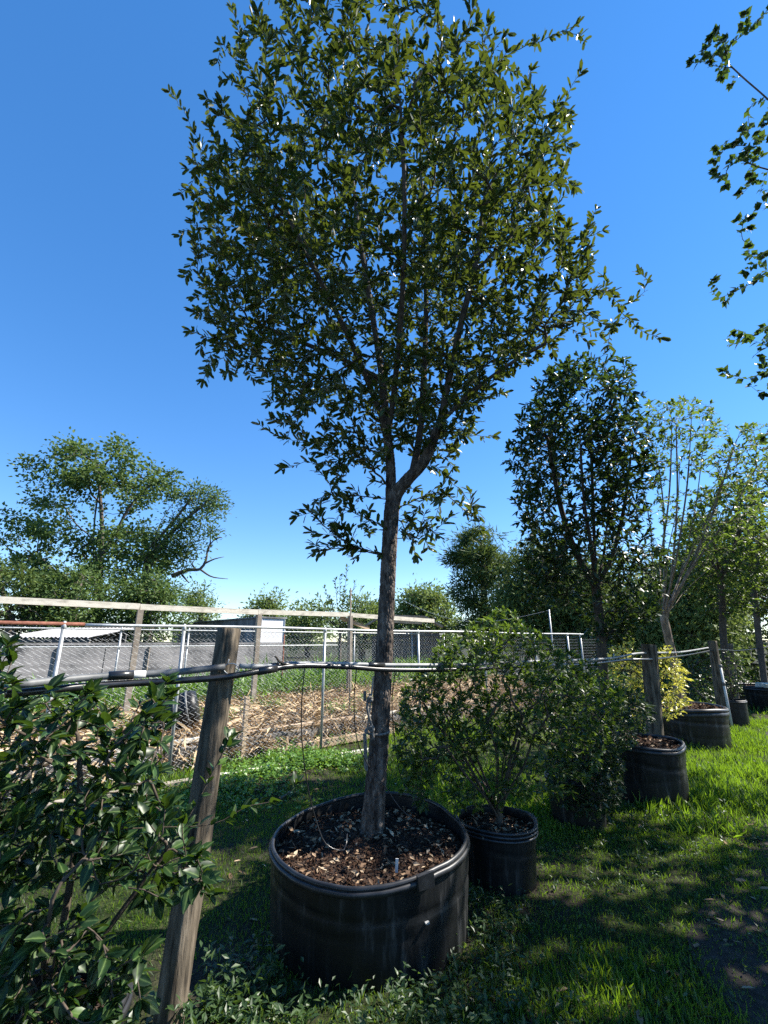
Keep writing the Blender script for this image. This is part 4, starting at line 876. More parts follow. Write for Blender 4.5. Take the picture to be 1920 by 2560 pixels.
tn = np.clip(r3.beta(1.8, 2.8, len(L[0])) + 0.5 * np.clip((L[0][:, 2] - 1.62) / 0.25, 0, 1), 0, 1)
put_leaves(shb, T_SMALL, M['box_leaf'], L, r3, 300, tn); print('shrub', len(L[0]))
# dense dark shrub
r4 = np.random.RandomState(55)
bx = np.array((C3[0], C3[1], 0.34)); ds = thing('dense_shrub', bx, 'dense low dark green shrub drooping over its small pot', 'shrub')
sk = Skel(stems(bx, 12, 0.5, 0.7, r4), 0.06)
tg = px_targets([(1370, 1960), (1380, 1860), (1440, 1780), (1520, 1720), (1600, 1730), (1640, 1780), (1620, 1830), (1560, 1880), (1550, 2000), (1500, 2010), (1420, 2010)], 4.55, 5.4, 700, r4) + px_targets([(1370, 1900), (1430, 1830), (1540, 1850), (1560, 1920), (1545, 2010), (1520, 2050), (1430, 2040), (1380, 1990)], 4.42, 4.75, 260, r4)
sk.grow(tg, r4, 0.06, 0.14, 0.5); sk.finish(0.028, 0.0018)
b = B(); sk.wood(b, sides=(4, 5, 8)); b.build('branches', M['twig'], ds, True)
L = sk.leafset(r4, 0.005, 0.016, 0.06, 0.85, 0.4, 5); put_leaves(ds, T_SMALL, M['dark_leaf'], L, r4, 120); print('dense', len(L[0]))
# yellow variegated shrub
r5 = np.random.RandomState(66)
bx = np.array((at(1625, 1800, 7.2)[0], 7.2, 0.0)); gs = thing('variegated_shrub', bx, 'bright yellow variegated shrub behind the stout post', 'shrub')
sk = Skel(stems(bx + (0, 0, 0.1), 10, 0.5, 1.1, r5), 0.08)
tg = px_targets([(1515, 1680), (1530, 1610), (1580, 1590), (1600, 1650), (1660, 1610), (1690, 1640), (1720, 1690), (1722, 1760), (1690, 1800), (1640, 1790), (1590, 1760), (1530, 1720)], 6.85, 7.55, 420, r5)
sk.grow(tg, r5, 0.07, 0.14, 0.5); sk.finish(0.03, 0.002)
b = B(); sk.wood(b, sides=(4, 5, 8)); b.build('branches', M['twig'], gs, True)
L = sk.leafset(r5, 0.005, 0.022, 0.07, 0.85, 0.5, 4); put_leaves(gs, T_SMALL, M['gold_leaf'], L, r5, 60, r5.beta(2.4, 1.8, len(L[0]))); print('gold', len(L[0]))
# dark bush in the narrow pot
r6 = np.random.RandomState(77)
bx = np.array((C6[0], C6[1], 0.40)); db = thing('dark_bush', bx, 'dark rounded bush right of the slim post with the white pipe', 'shrub')
sk = Skel(stems(bx, 9, 0.4, 0.7, r6), 0.09)
tg = px_targets([(1790, 1660), (1820, 1630), (1860, 1650), (1875, 1700), (1860, 1740), (1800, 1745)], 9.6, 10.4, 150, r6)
sk.grow(tg, r6, 0.09, 0.14, 0.5); sk.finish(0.03, 0.003); b = B(); sk.wood(b, sides=(4, 5, 6)); b.build('branches', M['twig'], db, True)
L = sk.leafset(r6, 0.006, 0.035, 0.07, 0.85, 0.4, 4); put_leaves(db, T_SMALL, M['dark_leaf'], L, r6)
# dark hedge-like bush behind the slim post
bx = np.array((at(1740, 1800, 9.6)[0], 10.6, 0.0)); db = thing('dark_bush', bx, 'wide dark bush in deep shade left of the slim post', 'shrub')
sk = Skel(stems(bx, 9, 0.6, 1.0, r6), 0.1)
tg = px_targets([(1705, 1650), (1760, 1630), (1800, 1650), (1800, 1750), (1710, 1760)], 9.9, 11.2, 170, r6)
sk.grow(tg, r6, 0.09, 0.14, 0.5); sk.finish(0.03, 0.003); b = B(); sk.wood(b, sides=(4, 5, 6)); b.build('branches', M['twig'], db, True)
L = sk.leafset(r6, 0.006, 0.035, 0.08, 0.85, 0.4, 4); put_leaves(db, T_SMALL, M['dark_leaf'], L, r6)

# ================================================================== TREES IN THE ROW
r7 = np.random.RandomState(88)
# dark upright evergreen
bx = np.array((at(1512, 1760, 6.3)[0], 6.3, -0.05)); dt = thing('evergreen_tree', bx, 'dark upright evergreen tree with dense oval crown behind the shrubs', 'tree')
tl = [bx, at(1508, 1680, 6.3), at(1500, 1560, 6.32), at(1490, 1470, 6.35), at(1485, 1330, 6.35), at(1480, 1180, 6.35), at(1475, 1030, 6.35)]
lb = [tl, [tl[3], at(1440, 1380, 6.25), at(1400, 1260, 6.2), at(1370, 1100, 6.1)], [tl[3], at(1530, 1390, 6.25), at(1560, 1270, 6.2), at(1580, 1120, 6.1)], [tl[3], at(1480, 1380, 6.0), at(1460, 1250, 5.7), at(1450, 1100, 5.5)], [tl[3], at(1510, 1380, 6.7), at(1520, 1250, 6.9), at(1510, 1100, 7.0)]]
rows2 = [(1600, 1420, 1560), (1540, 1340, 1630), (1470, 1320, 1640), (1400, 1300, 1660), (1340, 1310, 1620), (1270, 1270, 1600), (1200, 1300, 1650), (1130, 1265, 1640), (1080, 1290, 1590), (1020, 1300, 1610), (970, 1330, 1590), (930, 1370, 1560), (905, 1390, 1530)]
sk = Skel(lb, 0.1); sk.grow(in_outline(rows2, 6.3, 2300, r7, 0.85, fill=0.2, clump=0.45, cs=1.6), r7, 0.1, 0.12, 0.6); sk.finish(0.062, 0.003)
b = B(); sk.wood(b, sides=(4, 6, 14)); b.build('trunk', M['dark_bark'], dt, True)
L = sk.leafset(r7, 0.008, 0.026, 0.10, 0.85, 0.3, 6); put_leaves(dt, T_OAK, M['dark_leaf'], L, r7, 120); print('evergreen', len(L[0]))
# crape myrtle: tan trunk, fanned bare branches, leaves towards the ends
r8 = np.random.RandomState(99)
bx = np.array((at(1698, 1790, 8.2)[0], 8.2, 0.50)); cm = thing('crape_myrtle', bx, 'crape myrtle with smooth tan trunk and fanned bare branches', 'tree')
tl = [bx, at(1690, 1680, 8.2), at(1672, 1600, 8.2), at(1660, 1545, 8.2)]
lb = [tl]
for x1, y1, x2, y2, Y in ((1635, 1450, 1600, 1180, 8.0), (1660, 1400, 1640, 1120, 8.3), (1680, 1430, 1690, 1060, 8.1), (1700, 1440, 1760, 1100, 8.4), (1720, 1430, 1830, 1130, 8.0), (1730, 1420, 1890, 1170, 8.3), (1690, 1400, 1730, 1020, 7.7), (1710, 1420, 1850, 1080, 8.8), (1650, 1420, 1680, 1050, 8.8), (1700, 1470, 1800, 1250, 7.6), (1640, 1460, 1610, 1250, 8.6), (1720, 1470, 1900, 1290, 8.6), (1670, 1380, 1700, 1150, 7.9)):
    lb.append([tl[-1], at((1660 + x1) / 2, (1545 + y1) / 2, (8.2 + Y) / 2), at(x1, y1, Y), at((x1 + x2) / 2 + 8, (y1 + y2) / 2, Y), at(x2, y2, Y)])
sk = Skel(lb, 0.12)
tg = px_targets([(1600, 1150), (1620, 1010), (1700, 985), (1780, 1010), (1830, 1070), (1920, 1050), (1940, 1180), (1850, 1230), (1760, 1190), (1690, 1180), (1640, 1230)], 7.4, 9.0, 430, r8) + px_targets([(1640, 1230), (1900, 1200), (1900, 1330), (1760, 1420), (1660, 1400)], 7.5, 8.9, 170, r8) 
sk.grow(tg, r8, 0.12, 0.12, 0.9); sk.finish(0.066, 0.0026)
b = B(); sk.wood(b, sides=(4, 6, 14)); b.build('trunk', M['tan_bark'], cm, True)
L = sk.leafset(r8, 0.0055, 0.045, 0.105, 0.9, 0.3, 5); put_leaves(cm, T_SMALL, M['crape_leaf'], L, r8); print('crape', len(L[0]))
b = B(); b.obox(at(1718, 1777, 7.95), at(1690, 1640, 8.05), 0.03, 0.03); tag(b.build('wooden_stake', M['tan_wood']), 'slanted tan stake propping the crape myrtle trunk', 'stake')
# two more trees further along the row
def row_tree(px, Y, rows, label, mat, bark_, seed, n=950, leaf=0.14, spacing=0.042, lean=(0, 0), rb=0.075):
    r = np.random.RandomState(seed); bx = np.array((at(px, 1700, Y)[0], Y, -0.05)); t = thing('row_tree', bx, label, 'tree')
    c = px + lean[0]; tl = [bx, at(px + lean[0] * 0.3, 1600, Y), at(px + lean[0] * 0.6, 1520, Y), at(c, 1440, Y), at(c, 1330, Y)]
    lb = [tl] + [[tl[3], at(c + dx * 0.4, 1400, Y + dy * 0.4), at(c + dx, 1300, Y + dy)] for dx, dy in ((-60, 0.3), (55, -0.4), (-25, -0.9), (30, 0.9))]
    sk = Skel(lb, 0.15); sk.grow(in_outline(rows, Y, n, r, 0.9, fill=0.2), r, 0.16, 0.12, 0.6); sk.finish(rb, 0.004)
    b = B(); sk.wood(b, sides=(4, 5, 12)); b.build('trunk', bark_, t, True)
    L = sk.leafset(r, 0.0085, spacing, leaf, 0.85, 0.3, 4); put_leaves(t, T_SMALL, mat, L, r); print(label, len(L[0]))
row_tree(1812, 11.2, [(1540, 1760, 1850), (1450, 1720, 1900), (1350, 1700, 1925), (1270, 1720, 1915), (1210, 1770, 1870)], 'leafy tree with grey trunk right of the crape myrtle', M['crape_leaf'], M['twig'], 101, lean=(-10, 0))
row_tree(1905, 12.8, [(1540, 1850, 1990), (1450, 1830, 2040), (1340, 1830, 2050), (1230, 1850, 2030), (1150, 1890, 1990)], 'olive green tree at the right edge with leaning trunk', M['box_leaf'], M['far_bark'], 102, lean=(-25, 0), leaf=0.17)
row_tree(1755, 15.5, [(1560, 1690, 1800), (1480, 1660, 1840), (1400, 1660, 1850), (1330, 1690, 1810), (1290, 1720, 1780)], 'thin shaded tree far behind the crape myrtle', M['far_leaf'], M['dark_bark'], 103, n=400, leaf=0.2, spacing=0.06)

# big tree whose branches hang into the right edge of the picture
r9 = np.random.RandomState(111)
TB = np.array((8.3, 5.0, -0.05)); ta = thing('tallow_tree', TB, 'tall leafy tree whose branch tips hang in from the right edge', 'tree')
tl = [TB, TB + (0.05, 0, 1.5), TB + (-0.05, 0.05, 3.0), TB + (-0.2, 0, 4.6)]
lb = [tl]
for a in np.arange(9) * 0.7: d = np.array((math.cos(a), math.sin(a), 0)); q = 1.3 + 0.5 * math.sin(a * 3); lb.append([tl[2 + (int(a * 10) % 2)], tl[3] + d * 0.7 * q + (0, 0, 0.3), tl[3] + d * 1.6 * q + (0, 0, 1.2 + 0.5 * math.cos(a * 2))])
lb.append([tl[3], tl[3] + (0.1, 0, 2), tl[3] + (-0.2, 0.1, 3.6)])
for x, y, Y in ((1800, 140, 5.6), (1850, 400, 5.8), (1900, 520, 6.0), (1880, 640, 6.2), (1800, 745, 6.3), (1840, 860, 6.4), (1890, 940, 6.4)):
    c = at(x, y, Y); q = np.array((TB[0] - 0.7, TB[1] + 0.3, max(2.6, min(c[2] - 0.3, 7.0)))); lb.append([q, q * 0.45 + c * 0.55 + (0, 0, 0.35), c * 0.85 + q * 0.15 + (0, 0, 0.12), c])
sk = Skel(lb, 0.2)
tg = list(ellipsoid(TB + (-0.4, -0.3, 5.2), (2.8, 2.9, 2.2), 800, r9, 0.2)) + list(ellipsoid(TB + (-1.0, -1.9, 4.6), (2.4, 2.1, 1.6), 950, r9, 0.1)) + list(ellipsoid(TB + (-1.3, -3.4, 4.7), (2.7, 2.3, 1.7), 1300, r9, 0.1)) + list(ellipsoid(TB + (-2.0, -2.2, 3.7), (1.6, 1.7, 1.0), 520, r9, 0.05)) + list(ellipsoid(TB + (-1.6, -2.7, 6.0), (2.2, 1.9, 0.9), 560, r9, 0.05))  # crown lobes beyond the frame are added to shade the foreground
sk.grow(tg, r9, 0.18, 0.12, 0.6)
tips = [(1745, 155, 5.5), (1795, 105, 5.5), (1840, 190, 5.6), (1800, 130, 5.6), (1870, 80, 5.7), (1815, 370, 5.8), (1860, 320, 5.8), (1905, 300, 5.8), (1810, 440, 5.8), (1860, 480, 5.9), (1850, 555, 6.0), (1870, 620, 6.1), (1870, 675, 6.2), (1900, 640, 6.2), (1785, 745, 6.3), (1830, 735, 6.3), (1820, 845, 6.4), (1880, 835, 6.4), (1860, 945, 6.4), (1900, 920, 6.4), (1890, 700, 6.3), (1830, 400, 5.8), (1880, 400, 5.8), (1910, 470, 5.9), (1900, 380, 5.8), (1915, 20, 5.6)]
sk.grow([at(*t) + r9.normal(0, (0.02 if k == 0 else 0.13), 3) for t in tips for k in range(4 if t[1] < 560 else 2)], r9, 0.12, 0.16, 0.5, droop=0.03); sk.finish(0.15, 0.0028)
b = B(); sk.wood(b, sides=(4, 6, 14)); b.build('trunk', M['far_bark'], ta, True)
L = sk.leafset(r9, 0.0085, 0.034, 0.112, 0.9, 0.1, 14); put_leaves(ta, T_WIDE, M['tallow_leaf'], L, r9); print('tallow', len(L[0]))

# ================================================================== TREES BEYOND THE FENCES
def far_tree(name, label, px, Y, rows, seed, mat, n=160, each=55, rad=0.5, leaf=0.2, rb=0.25, limbs=None, tmpl=T_SMALL, ry=0.8, zb=0.0, bark_=None, fill=0.15, extra=None, flat=0.75, tint=None):
    r = np.random.RandomState(seed); bx = np.array((at(px, 1600, Y)[0], Y, zb - 0.1)); t = thing(name, bx, label, 'tree')
    tops = [R_[0] for R_ in rows]; yt, yb = min(tops), max(tops)
    cx = lambda row: np.interp(row, [q[0] for q in sorted(rows)], [(q[1] + q[2]) / 2 for q in sorted(rows)])
    tl = [bx] + [at(px * (1 - k) + cx(yb + (yt - yb) * k) * k, yb + (yt - yb) * k, Y) for k in (0.12, 0.35, 0.6, 0.85)]
    lb = [tl] + [[np.asarray(p) if not isinstance(p, tuple) else at(p[0], p[1], Y + (p[2] if len(p) > 2 else 0)) for p in l] for l in (limbs or [])]
    sk = Skel(lb, 0.4); tg = in_outline(rows, Y, n, r, ry, fill=fill, clump=0.7, cs=0.6); sk.grow(tg, r, 0.4, 0.12, 0.6)
    tips = np.array([sk.PB[i] for i in sk.tips[len(lb):]])
    sk.finish(rb, 0.018 * leaf / 0.2)
    b = B(); sk.wood(b, sides=(4, 5, 10)); b.build('trunk', bark_ or M['far_bark'], t, True)
    L = clumps(tips, each, rad, leaf, r, flat=flat)
    k = len(L[0]); tn = np.clip(np.repeat(r.uniform(0.1, 0.9, len(tips)), each) * 0.7 + r.uniform(0, 0.3, k), 0, 1)
    put_leaves(t, tmpl, mat, L, r, 0, tn, mass='crown')
    if extra: b = B(); extra(b); b.build('dead_limb', M['far_bark'], t, True)
    return t
def dead(b):
    r = np.random.RandomState(3); Y = 24.0
    main = [at(430, 1440, Y), at(470, 1425, Y), at(500, 1423, Y), at(515, 1400, Y), at(520, 1370, Y), at(535, 1350, Y)]
    b.tube(resample(main, 0.2), np.linspace(0.13, 0.025, len(resample(main, 0.2))), 6)
    for L in ([(500, 1423), (525, 1440), (545, 1445), (570, 1447)], [(510, 1410), (535, 1398), (560, 1392)], [(490, 1424), (480, 1410), (487, 1400)], [(519, 1380), (526, 1355), (524, 1340)], [(535, 1350), (550, 1343), (556, 1346)], [(455, 1437), (468, 1452), (474, 1457)]):
        P_ = resample([at(x, y, Y) for x, y in L], 0.2); b.tube(P_, np.linspace(0.06, 0.015, len(P_)), 5)
rowsL = [(1560, 60, 430), (1500, 20, 430), (1440, 10, 420), (1380, 5, 420), (1320, 10, 420), (1270, 45, 440), (1220, 55, 450), (1170, 80, 440), (1130, 150, 330), (1105, 230, 310)]
far_tree('broadleaf_tree', 'large spreading tree with a bare dead limb on the left skyline', 245, 24, rowsL, 201, M['far_leaf'], 230, 95, 0.32, 0.19, 0.27,
         [[(248, 1560), (250, 1430), (255, 1330), (250, 1230), (240, 1150)], [(248, 1440), (230, 1350), (190, 1310), (150, 1250)], [(345, 1600), (350, 1480), (375, 1390), (430, 1330), (490, 1280), (540, 1240)], [(250, 1400), (290, 1330), (330, 1260), (400, 1190)], [(190, 1470), (140, 1430), (80, 1400), (20, 1370)], [(375, 1390), (400, 1310), (440, 1250), (480, 1220)]], extra=dead, fill=0.3, ry=0.6, tmpl=T_WIDE)
rowsL2 = [(1430, 400, 470), (1380, 400, 480), (1330, 420, 540), (1290, 430, 560), (1250, 440, 560), (1215, 450, 520)]
far_tree('broadleaf_tree', 'open-crowned leaning tree beside the large spreading tree', 352, 23.6, rowsL2, 202, M['far_leaf'], 60, 75, 0.33, 0.2, 0.16, [[(352, 1560), (365, 1450), (390, 1380), (440, 1320), (500, 1270), (545, 1235)]], fill=0.2, ry=0.5)
far_tree('broadleaf_tree', 'shadowy bushy tree behind the timber rail at the far left', 30, 19, [(1600, -120, 130), (1520, -150, 150), (1460, -140, 120), (1410, -80, 60)], 203, M['pine_leaf'], 90, 90, 0.36, 0.18, 0.2)
far_tree('broadleaf_tree', 'low leafy thicket tree under the large spreading tree', 180, 20, [(1600, 90, 290), (1520, 80, 300), (1460, 110, 270), (1430, 150, 220)], 204, M['far_leaf'], 90, 90, 0.36, 0.18, 0.2)
far_tree('broadleaf_tree', 'leafy thicket tree behind the timber rail beside the white shed', 370, 21, [(1610, 290, 450), (1530, 280, 460), (1470, 300, 440), (1430, 330, 400)], 205, M['far_leaf'], 90, 90, 0.36, 0.18, 0.2)
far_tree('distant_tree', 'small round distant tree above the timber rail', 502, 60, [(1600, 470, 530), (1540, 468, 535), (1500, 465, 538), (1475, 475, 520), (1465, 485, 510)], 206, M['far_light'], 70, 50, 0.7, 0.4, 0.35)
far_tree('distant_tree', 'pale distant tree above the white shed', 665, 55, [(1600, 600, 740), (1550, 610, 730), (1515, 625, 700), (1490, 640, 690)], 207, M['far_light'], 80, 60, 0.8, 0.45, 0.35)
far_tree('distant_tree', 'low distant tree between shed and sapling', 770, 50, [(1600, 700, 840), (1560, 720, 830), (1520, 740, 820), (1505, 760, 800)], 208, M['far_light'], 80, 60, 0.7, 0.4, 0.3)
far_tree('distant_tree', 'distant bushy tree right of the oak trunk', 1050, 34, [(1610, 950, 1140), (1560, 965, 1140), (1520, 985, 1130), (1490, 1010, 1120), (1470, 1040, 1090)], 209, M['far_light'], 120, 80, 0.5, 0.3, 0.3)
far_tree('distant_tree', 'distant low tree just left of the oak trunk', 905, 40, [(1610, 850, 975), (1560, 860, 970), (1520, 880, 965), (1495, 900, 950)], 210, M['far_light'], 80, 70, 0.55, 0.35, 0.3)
# slender sapling with upright sprays
r10 = np.random.RandomState(220); SYs = 16.0; sp = thing('sapling', at(845, 1600, SYs) * (1, 1, 0), 'slender sapling with upright leafy sprays left of the oak trunk', 'tree')
bx = at(850, 1600, SYs) * (1, 1, 0); lb = [[bx, at(850, 1600, SYs), at(850, 1560, SYs)]]
for x, y in ((868, 1418), (850, 1440), (838, 1450), (812, 1470), (795, 1490), (888, 1455), (905, 1470), (920, 1490), (785, 1510), (860, 1470), (876, 1480), (825, 1495), (935, 1500)):
    lb.append([at(850, 1575 + 10 * r10.rand(), SYs), at(850 + (x - 850) * 0.55, (1575 + y) / 2, SYs + r10.uniform(-0.3, 0.3)), at(x, y, SYs + r10.uniform(-0.5, 0.5))])
sk = Skel(lb, 0.12); sk.grow(px_targets([(780, 1570), (790, 1520), (850, 1480), (920, 1510), (930, 1570)], 15.4, 16.6, 70, r10), r10, 0.12, 0.12); sk.finish(0.05, 0.006)
b = B(); sk.wood(b, sides=(4, 5, 8)); b.build('trunk', M['far_bark'], sp, True); L = sk.leafset(r10, 0.02, 0.05, 0.15, 0.9, 0.4, 3); put_leaves(sp, T_SMALL, M['far_leaf'], L, r10)
# pine and drooping trees at centre right
def pine(name, label, px, Y, rows, seed, n, each, rad, leaf):
    return far_tree(name, label, px, Y, rows, seed, M['pine_leaf'], n, each, rad, leaf, 0.2, tmpl=dict(v=T_NEEDLE['v'] * (5.5, 1, 1), t=T_NEEDLE['t'], r=T_NEEDLE['r']), flat=0.7, fill=0.3)
pine('pine_tree', 'rounded green pine tree standing beyond the fence right of the oak trunk', 1205, 22, [(1590, 1130, 1310), (1530, 1150, 1290), (1480, 1125, 1310), (1440, 1150, 1280), (1400, 1120, 1290), (1370, 1135, 1260), (1340, 1165, 1250), (1318, 1195, 1225)], 301, 130, 130, 0.26, 0.30)
def droopy(label, px, Y, rows, seed, mat, n=200):
    r = np.random.RandomState(seed); bx = np.array((at(px, 1600, Y)[0], Y, -0.1)); t = thing('drooping_tree', bx, label, 'tree')
    ys = [q[0] for q in rows]; tl = [bx, at(px, 1560, Y), at(px + 5, (min(ys) + 1560) / 2, Y), at(px, min(ys) + 15, Y)]
    sk = Skel([tl], 0.4); sk.grow(in_outline(rows, Y, n, r, 0.8, fill=0.15), r, 0.35, 0.12, 0.6); tips = np.array([sk.PB[i] for i in sk.tips[1:]]); sk.finish(0.2, 0.016)
    b = B(); sk.wood(b, sides=(4, 5, 8)); b.build('trunk', M['far_bark'], t, True)
    m = 70; c = np.repeat(tips, m, 0); k = len(c); g = r.normal(0, 1, (k, 3)) * (0.28, 0.28, 0.1); dz = r.uniform(0, 0.6, k); g[:, 2] -= dz
    d = unit(np.stack([g[:, 0] * 0.4, g[:, 1] * 0.4, -np.full(k, 0.25)], 1) + r.normal(0, 0.35, (k, 3)))
    put_leaves(t, dict(v=T_TRI['v'] * (0.7, 1, 1), t=T_TRI['t'], r=T_TRI['r']), mat, (c + g, d, r.normal(0, 1, (k, 3)) - (0, 1, 0), r.uniform(0.11, 0.24, k)), r, 0, np.clip(np.repeat(r.uniform(0, 0.75, len(tips)), m) + r.uniform(0, 0.3, k), 0, 1), mass='crown')
droopy('feathery drooping tree between the pine and the dark evergreen', 1320, 18, [(1600, 1240, 1400), (1520, 1240, 1400), (1440, 1250, 1390), (1380, 1270, 1370), (1340, 1295, 1350)], 302, M['pine_leaf'])
droopy('feathery drooping tree behind the dark evergreen trunk', 1455, 17, [(1610, 1380, 1540), (1520, 1370, 1560), (1450, 1390, 1540), (1390, 1420, 1510)], 303, M['pine_leaf'])
droopy('yellowish feathery tree behind the crape myrtle', 1720, 15.8, [(1640, 1560, 1820), (1580, 1560, 1840), (1520, 1580, 1830), (1440, 1610, 1800), (1390, 1650, 1760)], 304, M['far_light'], 230)
far_tree('broadleaf_tree', 'dark wooded tree filling the right background behind the row', 1830, 19, [(1680, 1640, 2100), (1580, 1600, 2150), (1480, 1620, 2150), (1400, 1680, 2120), (1300, 1760, 2080)], 305, M['pine_leaf'], 240, 90, 0.42, 0.2, 0.3)
far_tree('broadleaf_tree', 'dim wooded tree behind the drooping trees at centre right', 1500, 26, [(1610, 1330, 1680), (1520, 1320, 1700), (1440, 1350, 1680), (1380, 1400, 1620)], 306, M['pine_leaf'], 200, 80, 0.5, 0.24, 0.3)

# ================================================================== UNDERGROWTH AND GRASS (uncountable)
r11 = np.random.RandomState(404)
# tall weeds between the straw bed and the rear fence
n = 9000; so = r11.uniform(-2.6, 11, n); of = r11.uniform(2.3, 4.6, n); hh = (0.75 * fbm(np.stack([so * 1.2, of * 1.2, 0 * so], 1), 6) + 0.05) * np.where(so < 2.0, 0.75, 1.15)
z = 0.45 + hh * r11.uniform(0, 1, n) ** 0.7
P = np.stack([FA[0] + FD[0] * so + FN[0] * of, FA[1] + FD[1] * so + FN[1] * of, z], 1)
b = B(); b.leaves(T_BLADE, P, r11.normal(0, 0.55, (n, 3)) + (0, 0, 0.55), r11.normal(0, 1, (n, 3)), r11.uniform(0.14, 0.36, n), r11.beta(2, 2, n)); b.leaves(T_SMALL, P[::2] + r11.normal(0, 0.06, (len(P[::2]), 3)), r11.normal(0, 0.8, (len(P[::2]), 3)) + (0, 0, 0.3), r11.normal(0, 0.5, (len(P[::2]), 3)) + (0, 0, 1), r11.uniform(0.07, 0.14, len(P[::2])), r11.beta(2, 2, len(P[::2])))
tag(b.build('tall_weeds', M['clover']), 'tall green weeds growing along the rear fence', 'weeds', kind='stuff')
# undergrowth behind the row on the right
n = 14000; x = r11.uniform(4, 15, n); y = r11.uniform(11.5, 18, n); hh = 1.25 * fbm(np.stack([x * 0.7, y * 0.7, 0 * x], 1), 8); z = hh * r11.uniform(0, 1, n) ** 0.6
ok = (x / y < 1.05) & ((x - FA[0]) * FN[0] + (y - FA[1]) * FN[1] > -2.6)
P = np.stack([x, y, z], 1)[ok]; n = len(P)
b = B(); b.leaves(T_SMALL, P, r11.normal(0, 0.8, (n, 3)) + (0, 0, 0.3), r11.normal(0, 0.5, (n, 3)) + (0, 0, 1), r11.uniform(0.12, 0.24, n), r11.beta(2, 2.5, n))
tag(b.build('undergrowth', M['weed']), 'shaded green undergrowth behind the row of pots', 'undergrowth', kind='stuff')
# lawn
POTS = [(C1, 0.62), (C2, 0.29), (C3, 0.27), (C4, 0.42), (C5, 0.56), (C6, 0.24), (C7, 0.75), (CH, 0.26)]
def lawn(n, x0, x1, y0, y1, hmin, hmax, seed):
    r = np.random.RandomState(seed); x = r.uniform(x0, x1, n); y = r.uniform(y0, y1, n)
    ok = (np.abs(x / np.maximum(y + 1.2, 0.1)) < 1.15)
    for (c, q) in POTS: ok &= (x - c[0]) ** 2 + (y - c[1]) ** 2 > (q * 0.97) ** 2
    off = (x - FA[0]) * FN[0] + (y - FA[1]) * FN[1]; ok &= off < 0.25
    g = fbm(np.stack([x * 0.75, y * 0.75, 0 * x], 1), 17)
    path = np.clip((x - path_edge(y)) / 0.5 + 0.3, 0, 1) * np.clip((path_edge(y) + 3.0 - x) / 0.5, 0, 1)
    soil = 0.9 * np.exp(-(((x + 0.9) / 0.4) ** 2 + ((y - 2.85) / 0.45) ** 2)) + 0.8 * np.exp(-(((x + 1.2) / 0.5) ** 2 + ((y - 2.1) / 0.45) ** 2)) + 0.85 * np.exp(-(((x - 1.45) / 0.4) ** 2 + ((y - 2.15) / 0.3) ** 2)) + 0.8 * np.exp(-(((x - 2.1) / 0.3) ** 2 + ((y - 2.6) / 0.35) ** 2))
    ok &= r.rand(n) < np.clip((g - 0.22) * 4.5, 0.55, 1) * (1 - np.clip(path * np.clip((0.62 - vnoise(np.stack([x * 1.7, y * 1.7, 0 * x], 1), 23)) * 5, 0.15, 1), 0, 0.8)) * np.clip(1 - soil, 0.04, 1)
    x, y, g = x[ok], y[ok], g[ok]; k = len(x); tall = np.clip((g - 0.45) * 3, 0, 1)
    h = (hmin + (hmax - hmin) * r.rand(k) ** 2) * (0.7 + 0.8 * tall)
    P = np.stack([x, y, ground_z(x, y) - 0.004], 1); d = r.normal(0, 0.55, (k, 3)); d[:, 2] = np.abs(d[:, 2]) + 0.75
    return P, d, r.normal(0, 1, (k, 3)), h, np.clip(r.beta(2, 2.6, k) + 0.15 * (tall - 0.4), 0, 1)
b = B()
for a in ((270000, -3.2, 4.4, 1.1, 5.5, 0.025, 0.075, 1), (120000, -5.5, 9, 5.0, 9.5, 0.035, 0.11, 2), (26000, 0, 16, 9, 16, 0.06, 0.17, 3)):
    P, d, nr, h, tn = lawn(*a); tm = T_GRASS if a[-1] < 3 else T_TRI
    tm = dict(v=tm['v'] * ((1.4, 1.7, 0.35)[a[-1] - 1], 1, 1), t=tm['t'], r=tm['r']); b.leaves(tm, P, d, nr, h, tn)
k = 70000; x = r11.uniform(2.6, 8.5, k); y = r11.uniform(4.6, 10.5, k); g = vnoise(np.stack([x * 2, y * 2, 0 * x], 1), 29)
ok = (x < path_edge(y) + 0.15) & (x > 0.80 * y - 1.65) & (r11.rand(k) < 0.25 + g)
for (c, q) in POTS: ok &= (x - c[0]) ** 2 + (y - c[1]) ** 2 > (q * 0.98) ** 2
x, y, g = x[ok], y[ok], g[ok]; k = len(x); d = r11.normal(0, 0.5, (k, 3)); d[:, 2] = np.abs(d[:, 2]) + 0.8
b.leaves(dict(v=T_GRASS['v'] * (1.5, 1, 1), t=T_GRASS['t'], r=T_GRASS['r']), np.stack([x, y, ground_z(x, y) - 0.004], 1), d, r11.normal(0, 1, (k, 3)), r11.uniform(0.05, 0.15, k) * (0.6 + 0.8 * g), np.clip(r11.beta(3, 2, k), 0, 0.93))  # longer grass strip, tinted brighter so that it looks sunlit
tag(b.build('grass', M['grass']), 'short uneven grass growing round the pots', 'grass', kind='stuff'); print('grass tris', sum(len(t) for t in b.t))
